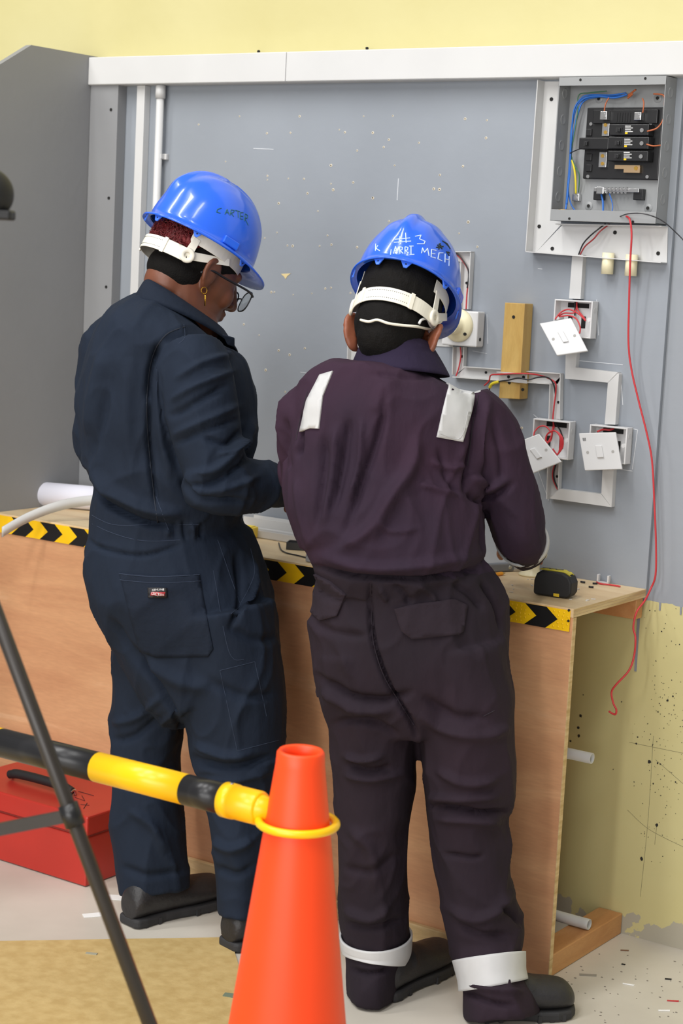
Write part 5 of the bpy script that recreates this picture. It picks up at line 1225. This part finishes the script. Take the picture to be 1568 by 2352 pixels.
# cream cable spool against the wall
sp_ = onB(1262, 1312); sp_[1] = min(sp_[1], -.065)
top(MB().lathe(sp_+EZ*.0005, EZ, [(0, 0), (.027, 0), (.027, .004), (.018, .010), (.0165, .028), (.020, .036), (.030, .041), (.032, .045), (.031, .050), (.010, .050), (.010, .046), (0, .046)], 36).build('lamp_fitting', M_cream), 'cream plastic lamp fitting standing on bench behind tape measure', 'lamp fitting')
def offcut(label, a, b, w, hgt, m=M_white, name='trunking_offcut'):
    A, B = onB(*a), onB(*b); d = unit(B-A); s_ = np.cross(EZ, d)*w/2; t = thing(name, label, 'trunking offcut', (A+B)/2)
    MB().prism([A-s_+EZ*.0005, B-s_+EZ*.0005, B+s_+EZ*.0005, A+s_+EZ*.0005], (0, 0, .0018)).build('web', m, t)
    for sg in (-1, 1):
        k_ = s_*sg; i_ = s_*sg*.88
        MB().prism([A+k_+EZ*.0024, B+k_+EZ*.0024, B+i_+EZ*.0024, A+i_+EZ*.0024], (0, 0, hgt)).build('wall', m, t)
    return t
offcut('short white trunking offcut beside the cream lamp fitting', (1308, 1312), (1332, 1316), .022, .014)
def length(label, x0, x1, y, w, hgt, m):
    t = thing('trunking_offcut', label, 'trunking offcut', ((x0+x1)/2, y, H))
    MB().box((x0, y-w/2, H+.0006), (x1, y+w/2, H+.0024)).build('web', m, t)
    for sg in (-1, 1): MB().box((x0, y+sg*w/2-.001, H+.0025), (x1, y+sg*w/2+.001, H+hgt)).build('wall', m, t)
    return t
length('shallow white trunking length on the bench between the workers', -1.0, -.60, -.120, .026, .018, M_white)
length('deep white trunking length against the wall between the workers', -1.02, -.62, -.045, .040, .034, M_white)
t = length('stacked white trunking length lying in the middle between workers', -.99, -.66, -.085, .022, .014, M_white2)
t = offcut('white trunking offcut on the bench beside rolled paper', (140, 1156), (260, 1172), .020, .008)
# white cover strip bowing over the bench edge at left
A = [onY(4, 1222, -.46), onY(60, 1190, -.40), onY(130, 1163, -.33), onY(200, 1150, -.26), onY(280, 1148, -.20)]
A[-1][2] = max(A[-1][2], H+.004); pts = spline(A, 8); Vs, Fs = [], []
for p in pts: Vs += [p+EZ*.012, p-EZ*.012]
Fs = [(i*2, i*2+1, i*2+3, i*2+2) for i in range(len(pts)-1)]
o = MB().add(Vs, Fs, True).build('trunking_cover_strip', M_white); q_ = o.modifiers.new('t', 'SOLIDIFY'); q_.thickness = .003
top(o, 'bowed white trunking cover strip overhanging the bench at far left', 'cover strip')
# rolled paper
pr0 = onB(128, 1149); pr1 = pr0+np.array([.11, .10, 0]); d_ = unit(np.array([.55, .20, 0])); s_ = np.cross(EZ, d_)
c_ = onB(176, 1150); c_[1] = min(c_[1], -.17); Vs, Fs = [], []; n_ = 34; ln = .28
cur = []
for i in range(n_):
    t_ = i/(n_-1); a = -math.pi/2+t_*math.pi*1.55; r_ = .030
    cur.append((r_*math.cos(a)*1.0, r_+r_*math.sin(a)))
cur = [(-.065, .001), (-.03, .0008)]+cur
for x, z in cur:
    p = c_+s_*(-x)*1.0+EZ*(z+.001); Vs += [p, p+d_*ln]
Fs = [(i*2, i*2+1, i*2+3, i*2+2) for i in range(len(cur)-1)]
pp_ = thing('rolled_paper', 'curled white paper sheet lying on bench behind the navy worker', 'paper', c_)
o = MB().add(Vs, Fs, True).build('sheet', mat('paper', (226, 226, 238), .7), pp_); q_ = o.modifiers.new('t', 'SOLIDIFY'); q_.thickness = .0006
# teal and yellow things, black tray with cable, between the workers
x_ = onB(592, 1206); t = thing('teal_box', 'small teal box on the bench between the two workers', 'box', x_)
MB().obox(x_+EZ*.0135-EX*.03, (EX, EY, EZ), (.042, .016, .013)).build('carton', mat('teal_card', (30, 112, 116), .5), t, bevel=.001)
MB().obox(x_+EZ*.027-EX*.03, (EX, EY, EZ), (.042, .016, .0005)).build('lid_flap', mat('teal_card_light', (44, 128, 132), .5), t)
x_ = onB(570, 1236); t = thing('yellow_block', 'yellow plastic block on bench edge beside the navy coverall', 'block', x_)
MB().obox(x_+EZ*.0135-EX*.012, (unit(EX+EY*.2), unit(EY-EX*.2), EZ), (.028, .018, .013)).build('body', mat('yellow_block_plastic', (236, 204, 70), .5), t, bevel=.003); MB().obox(x_+EZ*.0275-EX*.012, (unit(EX+EY*.2), unit(EY-EX*.2), EZ), (.022, .012, .001)).build('top_face', mat('yellow_block_top', (250, 222, 60), .4), t)
a_ = onB(668, 1262); M_tray = mat('charcoal_plastic', (62, 62, 64), .5); t = thing('small_tray', 'small charcoal open tray on the bench beside purple coverall', 'tray', a_)
fx_, fy_ = unit(np.array([.9, .45, 0])), unit(np.array([-.45, .9, 0]))
c_ = a_+fx_*.035+fy_*.012
MB().obox(c_+EZ*.002, (fx_, fy_, EZ), (.045, .02, .0015)).build('floor_plate', M_tray, t)
for sg in (-1, 1):
    MB().obox(c_+fy_*sg*.019+EZ*.010, (fx_, fy_, EZ), (.045, .0012, .0065)).build('long_wall', M_tray, t); MB().obox(c_+fx_*sg*.044+EZ*.010, (fx_, fy_, EZ), (.0012, .018, .0065)).build('end_wall', M_tray, t)
wire('short black cable lying on the bench in front of tray', [onB(u, v, .0022) for u, v in [(640,1247),(645,1262),(658,1270),(680,1275),(704,1281)]], M_blkw, .0016)
x_ = onB(712, 1292); top(MB().obox(x_+EZ*.0095+EY*.004, (EX, EY, EZ), (.011, .008, .009)).build('grey_plug', mat('mid_grey_plastic', (150, 152, 156), .5), bevel=.003), 'small grey plug on the bench edge against purple coverall', 'plug')
# tools on the right
a_, b_2 = onB(1090, 1316), onB(1176, 1312); t = thing('utility_knife', 'grey handled utility knife lying on the bench under the sleeve', 'knife', a_)
d_ = unit(b_2-a_); s_ = np.cross(EZ, d_)
MB().obox((a_+b_2)/2+EZ*.0105, (d_, s_, EZ), (np.linalg.norm(b_2-a_)/2, .008, .009)).build('handle', mat('slate_grey_plastic', (118, 121, 126), .5), t, bevel=.003)
MB().obox(b_2+d_*.03+EZ*.0105, (d_, s_, EZ), (.031, .006, .007)).build('blade_guard', mat('pale_grey_plastic', (190, 192, 196), .4), t, bevel=.002)
MB().cyl(b_2-d_*.012+EZ*.0105-s_*.0095, b_2-d_*.012+EZ*.0105+s_*.0095, .004, n=12).build('rivet', M_steel, t)
a_, b_2 = onB(1098, 1330), onB(1152, 1322); t = thing('pencil', 'orange pencil on the bench near the purple trouser pocket', 'pencil', a_)
MB().tube([a_+EZ*.0045, b_2+EZ*.0045], .004, 6).build('shaft', mat('orange_paint', (246, 166, 40), .4), t); MB().tube([b_2+EZ*.0045, b_2+EZ*.0045+unit(b_2-a_)*.012], [.004, .0006], 6).build('tip', M_pine, t)
a_ = onB(1150, 1290); t = thing('pliers', 'red handled pliers lying on the bench by the wrist', 'pliers', a_)
for sg, m_ in ((-1, mat('red_grip', (206, 44, 40), .45)), (1, MATS['red_grip'])):
    MB().tube(spline([a_+EZ*.009+EY*sg*.010-EX*.03, a_+EZ*.009+EY*sg*.016, a_+EZ*.009+EY*sg*.011+EX*.03, a_+EZ*.009+EX*.055+EY*sg*.003], 5), [.0075]*10+[.005]*6, 10).build('handle_grip', m_, t)
MB().obox(a_+EZ*.009+EX*.068, (EX, EY, EZ), (.016, .008, .005)).build('jaw', M_steel, t, bevel=.002)
wire('red and black lead lying across the bench under the wrist', [onB(u, v, .004) for u, v in [(1108,1283),(1130,1292),(1165,1292),(1200,1294),(1235,1298)]], M_blkw, .0022)
wire('short red wire bent near the tape measure', [onB(u, v, .0024) for u, v in [(1298,1318),(1312,1316),(1320,1326),(1318,1336)]], M_red, .0018)
wire('straight red wire offcut lying on the bench at right', [onB(u, v, .0024) for u, v in [(1370,1337),(1380,1341),(1400,1343),(1424,1347)]], M_red, .0018)
wire('small red wire scrap at the back of the bench', [onB(u, v, .0024) for u, v in [(1380,1322),(1386,1325),(1392,1322)]], M_red, .002)
for i, (u, v, L_) in enumerate([(1331,1316,'nearest the trunking offcut'),(1338,1337,'middle of the bench corner'),(1357,1348,'nearest the bench front'),(1366,1340,'beside the red wire offcut'),(1372,1318,'at the wall'),(1123,1342,'near the pencil')]):
    p = onB(u, v, .0026); d_ = unit(EX*math.cos(i*.4-.3)+EY*math.sin(i*.4-.3)*.5); top(MB().tube([p-d_*.005, p+d_*.005], .002, 8).build('wire_scrap', M_blkw), 'tiny black wire scrap on the bench, %s' % L_, 'wire scrap', 'wire scraps on the bench')
p = onB(1420, 1330); p[1] = min(p[1], -.02); t = thing('conduit_clip', 'white saddle clip standing on the bench near the wall', 'clip', p)
MB().obox(p+EZ*.0015, (EX, EY, EZ), (.014, .005, .001)).build('foot', M_white2, t)
for sg in (-1, 1): MB().obox(p+EX*sg*.012+EZ*.010, (EX, EY, EZ), (.002, .005, .0075)).build('arm', M_white2, t, bevel=.001)
p = onB(1462, 1338); t = top(MB().obox(p+EZ*.002-EY*.012, (EX, EY, EZ), (.022, .010, .0015)).build('plastic_bag_scrap', mat('clear_film', (220, 226, 232), .25, alpha=.6)), 'crumpled clear plastic scrap at the right rear bench corner', 'plastic scrap')
ch = MB()
for i in range(26):
    u, v = random.uniform(1150, 1480), random.uniform(1318, 1395); p = onB(u, v, .0006)
    if p[1] < -BD+.01 or p[1] > -.02 or p[0] > -.01: continue
    ch.obox(p+EZ*.0008, (unit((math.cos(i), math.sin(i), 0)), unit((-math.sin(i), math.cos(i), 0)), EZ), (random.uniform(.001, .005), .001, .0006))
tag(ch.build('bench_crumbs', M_white2), 'tiny white plastic crumbs scattered on the bench top', 'crumbs', kind='stuff')

# ================================================================== litter on the floor
fl_ = MB()
for u, v, w, l, a in [(1508,2150,.0015,.012,.1),(1432,2217,.002,.006,.3)]: pass
def scrap(label, u, v, l, w, a, m, hgt=.0016):
    p = onZ(u, v); d_ = np.array([math.cos(a), math.sin(a), 0]); s_ = np.cross(EZ, d_)
    return top(MB().prism([p+d_*l+s_*w+EZ*.0004, p+d_*l*.9-s_*w+EZ*.0004, p-d_*l-s_*w*.8+EZ*.0004, p-d_*l*.95+s_*w+EZ*.0004], (0, 0, hgt)).build('floor_scrap', m), label, 'scrap')
M_paper = mat('white_scrap', (240, 240, 238), .7)
scrap('brown sliver on the floor beside the wall', 1434, 2184, .009, .0016, .6, mat('brown_scrap', (128, 96, 72), .7)); scrap('red wire scrap on the floor at lower right', 1545, 2300, .012, .0018, .6, M_red)
scrap('black crumb on the floor right of the bench', 1431, 2216, .004, .002, .2, M_hole); scrap('black bit on floor near right frame edge', 1534, 2250, .007, .002, .5, M_hole)
scrap('white curl on the floor below black bit', 1443, 2262, .012, .0014, .3, M_paper); scrap('white plastic shaving on floor at lower right', 1525, 2322, .012, .002, .7, M_paper)
scrap('grey smudge flake on floor beside the boot', 1350, 2240, .018, .005, .6, mat('grey_scrap', (150, 145, 136), .8), .0006)
scrap('strip of white tape on the floor behind the heel', 222, 2102, .03, .012, 1.0, M_paper, .0008); scrap('white paper scrap beside the navy trouser heel', 262, 2062, .02, .016, .6, M_paper, .0008)
scrap('white bit at the foot of the bench between boots', 975, 2216, .006, .003, .5, M_paper); scrap('dark green stain chip on the tan sheet beside cone', 527, 2292, .012, .009, .4, mat('green_chip', (112, 124, 104), .8), .0057)
scrap('grey chip on the tan sheet near the tripod leg', 210, 2196, .012, .004, .5, mat('grey_chip', (160, 158, 140), .8), .0057)
sp2 = MB()
for i in range(70):
    u, v = random.uniform(1240, 1568), random.uniform(2190, 2350); p = onZ(u, v)
    if p[1] > -.02: continue
    k_ = random.uniform(.0008, .003); sp2.prism([p+EX*k_*math.cos(t)+EY*k_*math.sin(t)*random.uniform(.5, 1)+EZ*.0003 for t in np.linspace(0, 6.28, 7)[:-1]], (0, 0, .0005))
tag(sp2.build('floor_specks', mat('floor_speck', (128, 120, 110), .8)), 'dark specks and dust scattered on the floor at right', 'specks', kind='stuff')
